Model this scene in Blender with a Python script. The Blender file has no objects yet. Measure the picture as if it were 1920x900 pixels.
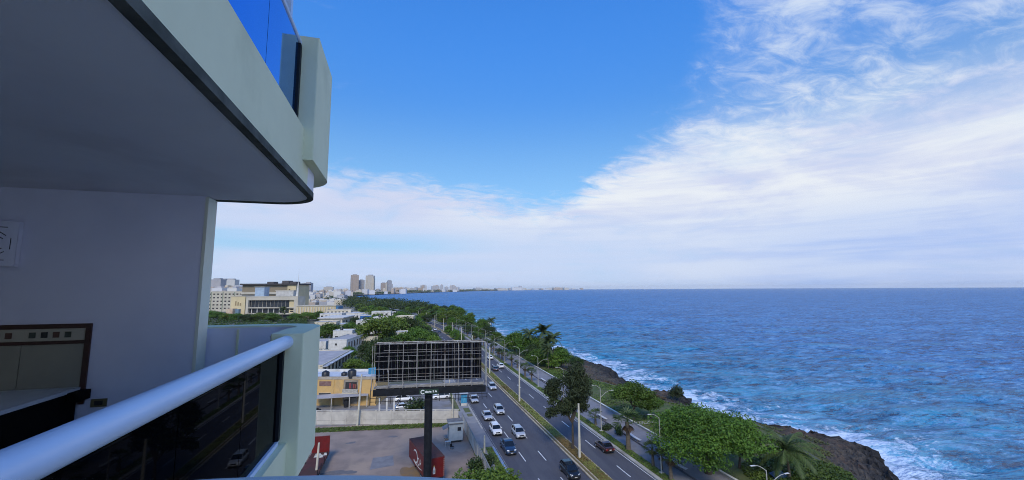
import bpy, bmesh, math, random
import numpy as np
from mathutils import Vector, Matrix
R = math.radians
rng = random.Random(7)
sc = bpy.context.scene
COL = sc.collection
# ------------------------------------------------------------------ camera
HAZE = True
CAMZ = 26.0
cam_data = bpy.data.cameras.new('camera')
cam = bpy.data.objects.new('camera', cam_data); COL.objects.link(cam)
cam_data.sensor_width = 36.0; cam_data.lens = 36.0*780/1920
cam_data.clip_start = 0.05; cam_data.clip_end = 200000
yaw, pitch, roll = R(15.0024), R(6.7269), R(0.3)
fwd = Vector((math.sin(yaw)*math.cos(pitch), math.cos(yaw)*math.cos(pitch), math.sin(pitch)))
rt = Vector((math.cos(yaw), -math.sin(yaw), 0)); up = rt.cross(fwd)
rt2 = rt*math.cos(roll)-up*math.sin(roll); up2 = up*math.cos(roll)+rt*math.sin(roll)
M = Matrix(((rt2.x, up2.x, -fwd.x, 0), (rt2.y, up2.y, -fwd.y, 0), (rt2.z, up2.z, -fwd.z, CAMZ), (0, 0, 0, 1)))
cam.matrix_world = M
sc.camera = cam
# ------------------------------------------------------------------ view, world, sun
sc.view_settings.view_transform = 'Standard'; sc.view_settings.look = 'None'
sc.view_settings.exposure = 0.0; sc.view_settings.gamma = 1.0
sc.render.engine = 'CYCLES'
sc.cycles.use_denoising = True; sc.cycles.denoising_prefilter = 'FAST'
sc.cycles.filter_width = 1.0; sc.cycles.max_bounces = 6; sc.cycles.diffuse_bounces = 3; sc.cycles.glossy_bounces = 3
sc.cycles.transmission_bounces = 4; sc.cycles.transparent_max_bounces = 6; sc.cycles.volume_bounces = 0
SUN_EL, SUN_AZ = 42.0, 195.0            # azimuth from +Y clockwise: behind the camera, a little to the left
sun_d = bpy.data.lights.new('sun', 'SUN'); sun_d.energy = 2.45; sun_d.angle = R(15); sun_d.color = (1.0, .87, .66)
sun = bpy.data.objects.new('sun', sun_d); COL.objects.link(sun)
sdir = Vector((math.sin(R(SUN_AZ))*math.cos(R(SUN_EL)), math.cos(R(SUN_AZ))*math.cos(R(SUN_EL)), math.sin(R(SUN_EL))))
sun.rotation_euler = sdir.to_track_quat('Z', 'Y').to_euler()

class NT:
    """tiny shorthand for building node trees"""
    def __init__(s, tree): s.t = tree; s.L = tree.links.new
    def n(s, kind, **kw):
        nd = s.t.nodes.new(kind)
        for k, v in kw.items(): setattr(nd, k, v)
        return nd
    def put(s, sock, v):
        if isinstance(v, bpy.types.NodeSocket): s.L(v, sock)
        else: sock.default_value = v
    def m(s, op, a, b=None, c=None, clamp=False):
        nd = s.n('ShaderNodeMath', operation=op, use_clamp=clamp); s.put(nd.inputs[0], a)
        if b is not None: s.put(nd.inputs[1], b)
        if c is not None: s.put(nd.inputs[2], c)
        return nd.outputs[0]
    def smooth(s, v, lo, hi, a=0., b=1.):
        nd = s.n('ShaderNodeMapRange', interpolation_type='SMOOTHSTEP'); s.put(nd.inputs[0], v)
        for i, q in zip((1, 2, 3, 4), (lo, hi, a, b)): s.put(nd.inputs[i], q)
        return nd.outputs[0]
    def mix(s, f, a, b, blend='MIX'):
        nd = s.n('ShaderNodeMix', data_type='RGBA', blend_type=blend)
        s.put(nd.inputs[0], f)
        for i, q in ((6, a), (7, b)):
            s.put(nd.inputs[i], tuple(q)+(1,) if isinstance(q, (tuple, list)) and len(q) == 3 else q)
        return nd.outputs[2]
    def noise(s, vec, scale, detail=4, rough=.55, dist=0.0):
        nd = s.n('ShaderNodeTexNoise'); s.put(nd.inputs['Vector'], vec) if vec is not None else None
        nd.inputs['Scale'].default_value = scale; nd.inputs['Detail'].default_value = detail
        nd.inputs['Roughness'].default_value = rough; nd.inputs['Distortion'].default_value = dist
        return nd.outputs[0]
    def comb(s, x, y, z):
        nd = s.n('ShaderNodeCombineXYZ')
        for i, q in enumerate((x, y, z)): s.put(nd.inputs[i], q)
        return nd.outputs[0]
    def vscale(s, v, sx, sy, sz):
        nd = s.n('ShaderNodeVectorMath', operation='MULTIPLY'); s.put(nd.inputs[0], v); nd.inputs[1].default_value = (sx, sy, sz)
        return nd.outputs[0]

world = bpy.data.worlds.new('World'); sc.world = world; world.use_nodes = True
def build_world():
    world.node_tree.nodes.clear(); w = NT(world.node_tree)
    out = w.n('ShaderNodeOutputWorld'); bg = w.n('ShaderNodeBackground'); bg.inputs['Strength'].default_value = .10
    w.L(bg.outputs[0], out.inputs[0])
    sky = w.n('ShaderNodeTexSky', sky_type='NISHITA'); sky.sun_disc = False
    sky.sun_elevation = R(SUN_EL); sky.sun_rotation = R(SUN_AZ); sky.altitude = 0; sky.air_density = 1.0; sky.dust_density = .6; sky.ozone_density = 3.0
    hs = w.n('ShaderNodeHueSaturation'); w.L(sky.outputs[0], hs.inputs['Color']); hs.inputs['Saturation'].default_value = 1.27; hs.inputs['Hue'].default_value = .503; hs.inputs['Value'].default_value = 1.9
    d = w.n('ShaderNodeTexCoord').outputs['Generated']
    sp = w.n('ShaderNodeSeparateXYZ'); w.L(d, sp.inputs[0]); x, y, z = sp.outputs
    az = w.m('MULTIPLY', w.m('ARCTAN2', x, y), 180/math.pi)
    el = w.m('MULTIPLY', w.m('ARCSINE', z), 180/math.pi)
    # clouds lie on a flat deck: perspective comes from dividing by the height of the direction
    zz = w.m('ADD', w.m('MAXIMUM', z, 0.0), .16)
    deck = w.comb(w.m('DIVIDE', x, zz), w.m('DIVIDE', y, zz), 0.0)
    ang = w.comb(w.m('MULTIPLY', az, .05), w.m('MULTIPLY', el, .16), 3.0)
    nbig = w.noise(deck, 1.1, 5, .6, .4)
    nfine = w.noise(w.vscale(deck, 1.0, 1.6, 1), 5.5, 8, .66, .6)
    nang = w.noise(ang, 1.3, 6, .6, .5)
    nlow = w.noise(w.comb(w.m('MULTIPLY', az, .03), w.m('MULTIPLY', el, .42), 9.0), 1.5, 5, .55, .3)
    # top edge of the cloud bank, degrees of elevation over azimuth
    cr = w.n('ShaderNodeFloatCurve'); cv = cr.mapping.curves[0]
    pts = [(-180, 12), (-40, 10), (-21, 12.5), (-10, 15.2), (0, 14.6), (10, 13.2), (18, 12), (24, 12.4), (28, 15.8), (32, 18.5), (35, 21), (38, 25), (42, 34), (49, 45), (75, 45), (120, 26), (180, 12)]
    while len(cv.points) < len(pts): cv.points.new(.5, .5)
    for p, (a, e) in zip(cv.points, pts): p.location = ((a+180)/360, e/50); p.handle_type = 'VECTOR'
    cr.mapping.update(); w.put(cr.inputs['Value'], w.m('DIVIDE', w.m('ADD', az, 180), 360))
    edge = w.m('MULTIPLY', cr.outputs[0], 50)
    wob = w.m('ADD', w.m('MULTIPLY', w.m('SUBTRACT', nfine, .5), w.smooth(az, 20, 45, 9.0, 17.0)), w.m('MULTIPLY', w.m('SUBTRACT', nbig, .5), w.smooth(az, 20, 45, 7.0, 22.0)))
    inside = w.m('ADD', w.m('SUBTRACT', edge, el), wob)
    bank = w.smooth(inside, w.smooth(az, 25, 45, -1.4, -5.0), w.smooth(az, 25, 45, 3.4, 11.0))
    # high thin part of the bank breaks into streaks
    thin = w.smooth(w.m('ADD', nfine, w.m('MULTIPLY', w.m('SUBTRACT', nbig, .5), 1.0)), .30, .72, .12, .95)
    high = w.smooth(el, 12, 23)
    opac = w.m('MULTIPLY', bank, w.m('ADD', w.m('MULTIPLY', thin, high), w.m('SUBTRACT', 1.0, high)))
    opac = w.m('MULTIPLY', opac, w.smooth(nang, .20, .48, .62, 1.0))
    # a clear strip low on the left
    g1 = w.m('POWER', 2.718, w.m('MULTIPLY', -1.0, w.m('POWER', w.m('DIVIDE', w.m('ADD', w.m('SUBTRACT', el, 6.0), w.m('MULTIPLY', w.m('SUBTRACT', nlow, .5), -4.0)), 1.3), 2.0)))
    gap = w.m('MULTIPLY', g1, w.smooth(az, 18, -6))
    opac = w.m('MULTIPLY', opac, w.m('SUBTRACT', 1.0, w.m('MULTIPLY', gap, .8)))
    left = w.smooth(az, 22, -2)
    right = w.smooth(az, 26, 54)
    lowel = w.smooth(el, 12, 5)
    white = (8.3, 8.75, 9.3); lilac = (6.3, 6.9, 8.9); rlow = (3.8, 5.4, 9.2); llow = (4.9, 6.6, 9.4)
    shade = w.smooth(w.m('ADD', w.m('MULTIPLY', nang, .6), w.m('MULTIPLY', nlow, .4)), .40, .60)
    c = w.mix(w.m('MULTIPLY', shade, w.m('SUBTRACT', 1.0, w.m('MULTIPLY', left, .75))), lilac, white)
    upl = w.smooth(el, 17, 25); c = w.mix(w.m('MULTIPLY', upl, .7), c, (5.6, 6.9, 9.1))
    c = w.mix(w.m('MULTIPLY', w.m('MULTIPLY', right, lowel), w.smooth(nlow, .25, .6, .9, .55)), c, rlow)
    c = w.mix(w.m('MULTIPLY', w.m('SUBTRACT', 1.0, right), lowel), c, w.mix(nlow, llow, (6.6, 7.3, 9.2)))
    # faint wisps in the open blue
    wisp = w.m('MULTIPLY', w.smooth(nfine, .60, .82), w.smooth(az, 6, -16, .0, .30))
    f = w.m('MAXIMUM', opac, wisp)
    base = w.mix(1.0, hs.outputs[0], w.mix(w.smooth(el, 14, 38), (.88, .90, .90), (.90, 1.24, 1.50)), 'MULTIPLY')
    base = w.mix(w.smooth(el, 26, 2, 0, .85), base, (2.9, 5.6, 8.5))
    w.L(w.mix(f, base, c), bg.inputs['Color'])
build_world()

# ------------------------------------------------------------------ materials
MATS = {}
def mk(name, c1, c2=None, scale=3.0, rough=.7, bump=0.0, bscale=None, metal=0.0, spec=.5, detail=5, c3=None, s3=.3, lo=.35, hi=.65, stretch=(1, 1, 1), ior=None):
    """procedural surface: two colours broken up by noise, a third in larger patches, bump from finer noise"""
    if name in MATS: return MATS[name]
    m = bpy.data.materials.new(name); m.use_nodes = True; t = NT(m.node_tree)
    b = m.node_tree.nodes['Principled BSDF']
    co = t.n('ShaderNodeTexCoord').outputs['Object']
    v = t.vscale(co, *stretch)
    if c2 is None: c2 = tuple(q*.82 for q in c1)
    col = t.mix(t.smooth(t.noise(v, scale, detail), lo, hi), c1, c2)
    if c3 is not None: col = t.mix(t.smooth(t.noise(v, s3, 6, .6, .5), .50, .66), col, c3)
    t.L(col, b.inputs['Base Color']); b.inputs['Roughness'].default_value = rough; b.inputs['Metallic'].default_value = metal
    b.inputs['Specular IOR Level'].default_value = spec
    if ior: b.inputs['IOR'].default_value = ior
    if bump:
        bp = t.n('ShaderNodeBump'); bp.inputs['Strength'].default_value = bump; bp.inputs['Distance'].default_value = .05
        t.L(t.noise(v, bscale or scale*4, 6, .6), bp.inputs['Height']); t.L(bp.outputs[0], b.inputs['Normal'])
    MATS[name] = m
    return m
def leafmat(name, dark, light, rough=.55, trans=.25):
    if name in MATS: return MATS[name]
    m = bpy.data.materials.new(name); m.use_nodes = True; t = NT(m.node_tree)
    b = m.node_tree.nodes['Principled BSDF']; out = m.node_tree.nodes['Material Output']
    g = t.n('ShaderNodeNewGeometry').outputs['Random Per Island']
    oi = t.n('ShaderNodeObjectInfo').outputs['Random']
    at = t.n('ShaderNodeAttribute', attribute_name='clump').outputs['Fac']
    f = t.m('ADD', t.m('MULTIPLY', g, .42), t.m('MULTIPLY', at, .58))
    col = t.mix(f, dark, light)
    h = t.n('ShaderNodeHueSaturation'); t.L(col, h.inputs['Color']); t.L(t.m('MULTIPLY_ADD', oi, .02, .49), h.inputs['Hue']); t.L(t.m('MULTIPLY_ADD', oi, .4, .8), h.inputs['Value'])
    t.L(h.outputs[0], b.inputs['Base Color']); b.inputs['Roughness'].default_value = rough; b.inputs['Specular IOR Level'].default_value = .3
    tr = t.n('ShaderNodeBsdfTranslucent'); t.L(h.outputs[0], tr.inputs[0])
    ms = t.n('ShaderNodeMixShader'); ms.inputs[0].default_value = trans
    t.L(b.outputs[0], ms.inputs[1]); t.L(tr.outputs[0], ms.inputs[2]); t.L(ms.outputs[0], out.inputs[0])
    MATS[name] = m
    return m

# ------------------------------------------------------------------ mesh and object helpers
class MB:
    def __init__(s): s.v = []; s.f = []; s.mi = []; s.cur = 0; s.sm = []
    def add(s, vs, fs, smooth=False):
        o = len(s.v); s.v += [tuple(q) for q in vs]
        for f in fs: s.f.append(tuple(i+o for i in f)); s.mi.append(s.cur); s.sm.append(smooth)
        return s
    def box(s, x0, x1, y0, y1, z0, z1):
        return s.add([(x0,y0,z0),(x1,y0,z0),(x1,y1,z0),(x0,y1,z0),(x0,y0,z1),(x1,y0,z1),(x1,y1,z1),(x0,y1,z1)],
                     [(0,3,2,1),(4,5,6,7),(0,1,5,4),(1,2,6,5),(2,3,7,6),(3,0,4,7)])
    def tube(s, p0, p1, r0, r1=None, n=8, caps=True):
        r1 = r0 if r1 is None else r1; p0 = Vector(p0); p1 = Vector(p1); d = (p1-p0).normalized()
        a = d.orthogonal().normalized(); b = d.cross(a); vs = []
        for p, r in ((p0, r0), (p1, r1)):
            for i in range(n):
                t = 2*math.pi*i/n; vs.append(p+a*(r*math.cos(t))+b*(r*math.sin(t)))
        fs = [(i, (i+1) % n, n+(i+1) % n, n+i) for i in range(n)]
        s.add(vs, fs, True)
        if caps: s.add(vs, [tuple(range(n-1, -1, -1)), tuple(range(n, 2*n))])
        return s
    def path(s, pts, rad, n=8):
        pts = [Vector(p) for p in pts]; rs = rad if isinstance(rad, (list, tuple)) else [rad]*len(pts); vs = []; a = None
        for k, p in enumerate(pts):
            d = (pts[min(k+1, len(pts)-1)]-pts[max(k-1, 0)]).normalized()
            a = d.orthogonal().normalized() if a is None else (a-d*a.dot(d)).normalized()
            b = d.cross(a)
            for i in range(n):
                t = 2*math.pi*i/n; vs.append(p+a*(rs[k]*math.cos(t))+b*(rs[k]*math.sin(t)))
        fs = []
        for k in range(len(pts)-1):
            for i in range(n): fs.append((k*n+i, k*n+(i+1) % n, (k+1)*n+(i+1) % n, (k+1)*n+i))
        s.add(vs, fs, True); s.add(vs, [tuple(range(n-1, -1, -1)), tuple(range((len(pts)-1)*n, len(pts)*n))])
        return s
    def prism(s, poly, z0, z1, smooth=False):
        n = len(poly); vs = [(x, y, z0) for x, y in poly]+[(x, y, z1) for x, y in poly]
        s.add(vs, [tuple(range(n-1, -1, -1)), tuple(range(n, 2*n))])
        return s.add(vs, [(i, (i+1) % n, n+(i+1) % n, n+i) for i in range(n)], smooth)
    def prism_x(s, poly, x0, x1):      # poly in (y, z), extruded along x
        n = len(poly); vs = [(x0, y, z) for y, z in poly]+[(x1, y, z) for y, z in poly]
        return s.add(vs, [tuple(range(n-1, -1, -1)), tuple(range(n, 2*n))]+[(i, (i+1) % n, n+(i+1) % n, n+i) for i in range(n)])
    def quad(s, a, b, c, d): return s.add([a, b, c, d], [(0, 1, 2, 3)])
    def mesh(s, name, mats):
        me = bpy.data.meshes.new(name); me.from_pydata(s.v, [], s.f)
        for m in (mats if isinstance(mats, (list, tuple)) else [mats]): me.materials.append(m)
        me.polygons.foreach_set('material_index', s.mi); me.polygons.foreach_set('use_smooth', s.sm); me.update()
        bm = bmesh.new(); bm.from_mesh(me); bmesh.ops.recalc_face_normals(bm, faces=bm.faces); bm.to_mesh(me); bm.free()
        return me
def props(o, label=None, cat=None, group=None, kind=None):
    if label: o['label'] = label
    if cat: o['category'] = cat
    if group: o['group'] = group
    if kind: o['kind'] = kind
    return o
def link(name, me, parent=None):
    o = bpy.data.objects.new(name, me); COL.objects.link(o)
    if parent is not None: o.parent = parent
    return o
def part(name, mb, mats, parent, label=None, bevel=0, seg=2):
    o = link(name, mb.mesh(name, mats) if isinstance(mb, MB) else mb, parent)
    if label: o['label'] = label
    if bevel:
        b = o.modifiers.new('bevel', 'BEVEL'); b.width = bevel; b.segments = seg; b.limit_method = 'ANGLE'; b.angle_limit = R(40)
    return o
def thing(name, label, cat, loc=(0, 0, 0), rz=0.0, group=None):
    o = bpy.data.objects.new(name, None); COL.objects.link(o); o.empty_display_size = .3
    o.location = loc; o.rotation_euler = (0, 0, rz)
    return props(o, label, cat, group)
def single(name, mb, mats, label, cat, loc=(0, 0, 0), rz=0.0, group=None, bevel=0):
    o = part(name, mb, mats, None, bevel=bevel); o.location = loc; o.rotation_euler = (0, 0, rz)
    return props(o, label, cat, group)
def struct(name, mb, mats=None, kind='structure'):
    o = link(name, mb.mesh(name, mats) if isinstance(mb, MB) else mb); o['kind'] = kind
    return o
def dup(o, parent=None):
    c = o.copy(); COL.objects.link(c)
    if parent is not None:
        c.parent = parent; c.matrix_parent_inverse = o.matrix_parent_inverse
    for ch in list(o.children): dup(ch, c)
    return c
def place(root, first, loc, rz=0.0, scale=1.0, label=None, group=None):
    """first call keeps the prototype itself, later calls copy it with all its parts"""
    o = root if first else dup(root)
    o.location = loc; o.rotation_euler = (0, 0, rz); o.scale = (scale,)*3 if not isinstance(scale, tuple) else scale
    if label: o['label'] = label
    if group: o['group'] = group
    return o
def quads_mesh(name, P, mats, clump=None):
    """P: (n,4,3) array of quads"""
    n = len(P); me = bpy.data.meshes.new(name)
    me.vertices.add(4*n); me.vertices.foreach_set('co', P.reshape(-1).astype(np.float32))
    me.loops.add(4*n); me.loops.foreach_set('vertex_index', np.arange(4*n, dtype=np.int32))
    me.polygons.add(n); me.polygons.foreach_set('loop_start', np.arange(0, 4*n, 4, dtype=np.int32))
    me.materials.append(mats)
    me.update(calc_edges=True)
    if clump is not None:
        a = me.attributes.new('clump', 'FLOAT', 'POINT'); a.data.foreach_set('value', np.repeat(clump, 4).astype(np.float32))
    return me
# ------------------------------------------------------------------ shared colours
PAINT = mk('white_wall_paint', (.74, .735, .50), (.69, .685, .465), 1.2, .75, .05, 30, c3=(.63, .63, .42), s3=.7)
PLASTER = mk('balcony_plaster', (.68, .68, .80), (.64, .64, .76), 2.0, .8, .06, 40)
CONC = mk('concrete', (.36, .35, .33), (.26, .255, .245), 1.5, .9, .2, 20, c3=(.2, .195, .18), s3=.4)
CONC_L = mk('pale_concrete', (.52, .50, .46), (.42, .405, .37), 1.2, .9, .2, 14, c3=(.33, .315, .28), s3=.5)
STEEL = mk('galvanised_steel', (.50, .50, .49), (.40, .40, .40), 3, .5, 0, metal=.3)
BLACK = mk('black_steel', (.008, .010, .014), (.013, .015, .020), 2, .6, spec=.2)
POLEW = mk('pale_pole_paint', (.40, .395, .37), (.33, .325, .30), 2, .6)
POLEC = mk('concrete_pole', (.55, .52, .43), (.46, .43, .35), 2, .9)
def glassmat(name, col, rough=.03, ior=1.5, spec=.5):
    return mk(name, col, col, 1, rough, 0, spec=spec, ior=ior)
GLASS_B = glassmat('black_tinted_glass', (.0015, .0018, .003), .02, 1.25, .05)
GLASS_U = mk('sky_blue_mirror_glass', (.045, .31, .78), (.04, .29, .74), 1, .04, metal=.92)  # blue of the reflected sky is put into the mirror colour
GLASS_C = glassmat('car_glass', (.008, .011, .016), .05, 1.5)
GLASS_W = glassmat('window_glass', (.02, .026, .034), .12, 1.5)

# ------------------------------------------------------------------ road geometry: +Y runs along the shore
_K = np.array([(-200, 0), (150, 0), (190, 1.0), (240, 1.0), (300, -3), (370, -12), (480, -27), (600, -50), (900, -140), (1300, -285)], float)
_ky = np.linspace(-200, 1300, 301); _kx = np.interp(_ky, _K[:, 0], _K[:, 1])
for _ in range(3): _kx = np.convolve(np.pad(_kx, 4, 'edge'), np.ones(9)/9, 'valid')
def off(y): return float(np.interp(y, _ky, _kx))
YS = [-80, -40, 0]+list(range(20, 160, 10))+list(range(160, 700, 12))+list(range(700, 1290, 30))
def ribbon(x0, x1, z, ys=YS, z0=None):
    mb = MB(); n = len(ys)
    if z0 is None:
        vs = [(x+off(y), y, z) for y in ys for x in (x0, x1)]
        return mb.add(vs, [(2*i, 2*i+1, 2*i+3, 2*i+2) for i in range(n-1)])
    vs = [(x+off(y), y, q) for y in ys for x, q in ((x0, z0), (x0, z), (x1, z), (x1, z0))]
    fs = []
    for i in range(n-1):
        for k in range(3): fs.append((4*i+k, 4*i+k+1, 4*i+k+5, 4*i+k+4))
    return mb.add(vs, fs)

# shoreline: outer edge of the rock shelf, near to far
SHORE = [(60,-200),(62,-60),(64,0),(67,25),(70,40),(74,49.3),(77.7,54.3),(80.6,58.2),(85.4,60.7),(84.6,64.7),(83,68.9),(80.9,71.9),(77.3,77.6),(71.9,87.5),(72.7,96.2),(76.8,101),(76.6,104.5),(72,108.7),(69.8,111.5),(69.6,114.3),(71.6,122),(71.2,129.2),(74.5,138.8),(77.3,146.9),(76.4,157.3),(74.2,169),(73.3,178.9),(72.9,193.4),(72.5,222),(66,236),(60.4,251.5),(62.6,284),(66.5,345),(64.2,438),(53,550),(32,671),(-11,890),(-63,1069),(-138,1329),(-215,1560),(-240,1733),(-221,2141),(-154,2643),(41,3408),(250,4131),(638,5201),(1330,7103),(4129,12797),(9000,21000)]
def resample(pts, step_near=1.0):
    out = []
    for (x0, y0), (x1, y1) in zip(pts, pts[1:]):
        L = math.hypot(x1-x0, y1-y0); ym = max(0, (y0+y1)/2)
        st = max(.8, ym/90) if 20 < ym else 6
        n = max(1, int(L/st))
        for i in range(n): out.append((x0+(x1-x0)*i/n, y0+(y1-y0)*i/n))
    out.append(pts[-1]); return out
def build_terrain():
    ASPH = mk('asphalt', (.072, .074, .092), (.058, .060, .078), .8, .85, .25, 25, c3=(.092, .094, .106), s3=.12, stretch=(1, .15, 1))
    m_land = mk('town_ground', (.13, .13, .11), (.07, .085, .05), .06, .95, c3=(.18, .17, .15), s3=.02)
    # far land: one sheet to the horizon
    inner = lambda y: float(np.interp(y, [-80, 40, 50, 60, 70, 80, 90, 100, 125, 150, 200, 250, 300, 400, 640], [56, 57, 60, 64, 66, 62, 58, 57, 50.5, 52, 58, 53, 55, 50, 18]))
    pts = [(56, -200)]+[(max(46+off(y), inner(y))+1.5, y) for y in range(-60, 640, 10)]+[(x-20 if y < 1400 else x-3 if y < 2000 else x, y) for x, y in SHORE if y > 640]
    pts = pts+[(12000, 22000), (-22000, 22000), (-22000, -400), (56, -400)]
    bm = bmesh.new(); vs = [bm.verts.new((x, y, -.06)) for x, y in pts]; f = bm.faces.new(vs); bmesh.ops.triangulate(bm, faces=[f])
    for fc in bm.faces:
        fc.normal_update()
        if fc.normal.z < 0: fc.normal_flip()
    me = bpy.data.meshes.new('ground'); bm.to_mesh(me); bm.free(); me.materials.append(m_land); struct('ground', me)
    # roads, kerbs, walks
    struct('road', ribbon(15.7, 26.0, .004), ASPH); struct('road', ribbon(28.7, 34.6, .004), ASPH)
    kerb = mk('kerb_concrete', (.40, .39, .36), (.30, .29, .27), .7, .9, c3=(.22, .21, .19), s3=.2)
    kerb_w = mk('kerb_cream', (.50, .42, .30), (.36, .31, .23), .8, .9, c3=(.24, .20, .15), s3=.3)
    kerb_b = mk('kerb_blue', (.13, .24, .44), (.22, .28, .36), 1.2, .8, c3=(.30, .31, .31), s3=.5)
    far = [y for y in YS if y >= 78]
    struct('kerb', ribbon(15.35, 15.7, .14, far, -.05), kerb)
    struct('kerb', ribbon(15.30, 15.7, .16, [-80, 0, 40, 60, 70.8], -.05), kerb_b)
    struct('kerb', ribbon(26.0, 26.22, .15, YS, -.05), kerb_w)
    struct('kerb', ribbon(26.62, 26.82, .17, YS, -.05), kerb_w)
    struct('kerb', ribbon(28.45, 28.7, .15, YS, -.05), kerb_w)
    struct('kerb', ribbon(34.6, 35.2, .14, YS, -.05), kerb)
    soil = mk('median_soil', (.13, .11, .045), (.16, .12, .055), 1.5, .95)
    struct('median_soil', ribbon(26.22, 26.62, .06), soil)
    struct('median_soil', ribbon(26.82, 28.45, .12), soil)
    grass = mk('grass_ground', (.07, .10, .028), (.10, .115, .04), .8, .95, .3, 30, c3=(.13, .12, .06), s3=.25)
    struct('verge', ribbon(35.2, 36.75, .10), grass)
    walk = mk('walkway_concrete', (.185, .19, .215), (.15, .155, .18), .5, .9, .1, 10, c3=(.22, .22, .235), s3=.12)
    path = mk('promenade_paving', (.20, .20, .225), (.165, .168, .19), .4, .9, .1, 10, c3=(.235, .23, .235), s3=.1)
    struct('walkway', ribbon(36.75, 39.3, .11), walk)
    struct('promenade', ribbon(39.3, 44.05, .105), path)
    white = mk('road_paint', (.62, .63, .64), (.40, .41, .43), 1.2, .7, lo=.45, hi=.75)
    mk_ = MB()
    def dash(x, y, L=3.9, w=.15):
        mk_.quad((x-w/2+off(y), y, .010), (x+w/2+off(y), y, .010), (x+w/2+off(y+L), y+L, .010), (x-w/2+off(y+L), y+L, .010))
    for k in range(-2, 34): dash(19.1, 63.9+9.85*k); dash(22.2, 63.4+9.85*k)
    for k in range(-2, 30): dash(31.6, 54.9+10.9*k)
    struct('lane_markings', mk_, white)
    struct('edge_marking', ribbon(34.32, 34.44, .010, [y for y in YS if y < 330]), white)
    struct('edge_marking', ribbon(15.92, 16.02, .010, [y for y in YS if y < 200]), mk('worn_paint', (.30, .31, .33), (.12, .125, .14), .8, .8))
    # left pavement and lot
    pav = mk('pavement_concrete', (.25, .25, .26), (.19, .19, .20), .7, .9, .15, 12, c3=(.30, .29, .275), s3=.25)
    struct('pavement', ribbon(12.45, 15.35, .09, [y for y in YS if y >= 88 or y == 80][0:]), pav)
    struct('pavement', MB().quad((12.45, 71, .094), (15.7, 71, .094), (15.7, 84, .094), (12.45, 84, .094)), mk('driveway_concrete', (.21, .215, .235), (.17, .175, .195), .5, .9, .1, 10, c3=(.24, .235, .24), s3=.3))
    struct('pavement', MB().quad((13.55, 20, .085), (14.25, 20, .085), (14.25, 71, .085), (13.55, 71, .085)), pav)
    struct('verge', MB().quad((12.3, 20, .070), (15.3, 20, .070), (15.3, 71, .070), (12.3, 71, .070)), grass)
    struct('verge', MB().quad((12.4, 92.5, .098), (13.2, 92.5, .098), (13.2, 120, .098), (12.4, 120, .098)), grass)
    struct('verge', MB().quad((14.1, 88.2, .098), (15.2, 88.2, .098), (15.2, 90.2, .098), (14.1, 90.2, .098)), grass)
    struct('verge', MB().quad((14.0, 91.2, .098), (15.2, 91.2, .098), (15.2, 94.5, .098), (14.0, 94.5, .098)), grass)
    lot = mk('lot_concrete', (.275, .212, .178), (.205, .163, .14), .35, .9, .12, 6, c3=(.315, .24, .185), s3=.10, detail=8)
    struct('parking_lot', MB().quad((-32, 36, .004), (12.1, 36, .004), (12.1, 92, .004), (-32, 92, .004)), lot)
    dirt = mk('lot_dirt', (.33, .28, .22), (.26, .235, .205), .5, .95, .1, 5, lo=.3, hi=.7)
    def blob(cx, cy, rx, ry, z, seed, rot=0):
        r = random.Random(seed); n = 30; ph = [r.uniform(0, 6.28) for _ in range(4)]; p = []
        for i in range(n):
            a = 2*math.pi*i/n; k = 1+.18*math.sin(2*a+ph[0])+.14*math.sin(3*a+ph[1])+.10*math.sin(5*a+ph[2])+.06*math.sin(9*a+ph[3])
            x, y = rx*k*math.cos(a), ry*k*math.sin(a)
            p.append((cx+x*math.cos(rot)-y*math.sin(rot), cy+x*math.sin(rot)+y*math.cos(rot), z))
        return MB().add(p, [tuple(range(n))])
    struct('dirt_patch', blob(-2, 87.2, 13, 2.2, .008, 3, -.05), dirt)
    struct('dirt_patch', blob(9.3, 77, 2.2, 6, .012, 5), mk('lot_dust', (.30, .24, .20), (.25, .205, .175), .6, .95))
    struct('dirt_patch', blob(2.6, 64.5, 1.6, 3.0, .008, 8), mk('rust_dirt', (.21, .13, .06), (.16, .12, .085), .8, .95))
    dark = mk('oil_stain', (.115, .11, .115), (.145, .14, .145), 1.5, .8)
    struct('stain', blob(-8.1, 67.4, 2.6, .8, .008, 11), dark)
    struct('stain', blob(-.6, 80.6, .8, .5, .012, 12), dark)
    struct('stain', blob(-7.4, 79.4, .7, .5, .012, 14), dark)
    struct('concrete_patch', MB().quad((-3.6, 67.2, .010), (-.2, 67.8, .010), (-.4, 71.8, .010), (-3.4, 71.6, .010)), mk('repaired_concrete', (.155, .155, .17), (.20, .20, .215), 1.1, .9))
    struct('verge', MB().quad((-32, 91.8, .02), (11.8, 85.4, .02), (11.8, 83.9, .02), (-32, 88.6, .02)), grass)
    # ground behind the lot wall
    yard = mk('yard_concrete', (.22, .215, .225), (.17, .165, .165), .6, .9, c3=(.16, .14, .11), s3=.2)
    struct('yard', MB().add([(-30, 92.6, .03), (11.9, 86.4, .03), (12.2, 122, .03), (-30, 126, .03)], [(0, 1, 2, 3)]), yard)
    # seaside lawn and rock shelf
    lawn = mk('seaside_lawn', (.055, .085, .022), (.085, .10, .035), .35, .95, .4, 12, c3=(.12, .10, .055), s3=.14)
    mb = MB(); ys = [y for y in YS if y < 640]
    inner = lambda y: float(np.interp(y, [-80, 40, 50, 60, 70, 80, 90, 100, 125, 150, 200, 250, 300, 400, 640], [56, 57, 60, 64, 66, 62, 58, 57, 50.5, 52, 58, 53, 55, 50, 18]))
    mb.add([p for y in ys for p in ((44.3+off(y), y, .03), (max(46+off(y), inner(y)+.8), y, .03))], [(2*i, 2*i+1, 2*i+3, 2*i+2) for i in range(len(ys)-1)])
    struct('lawn', mb, lawn)
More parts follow.
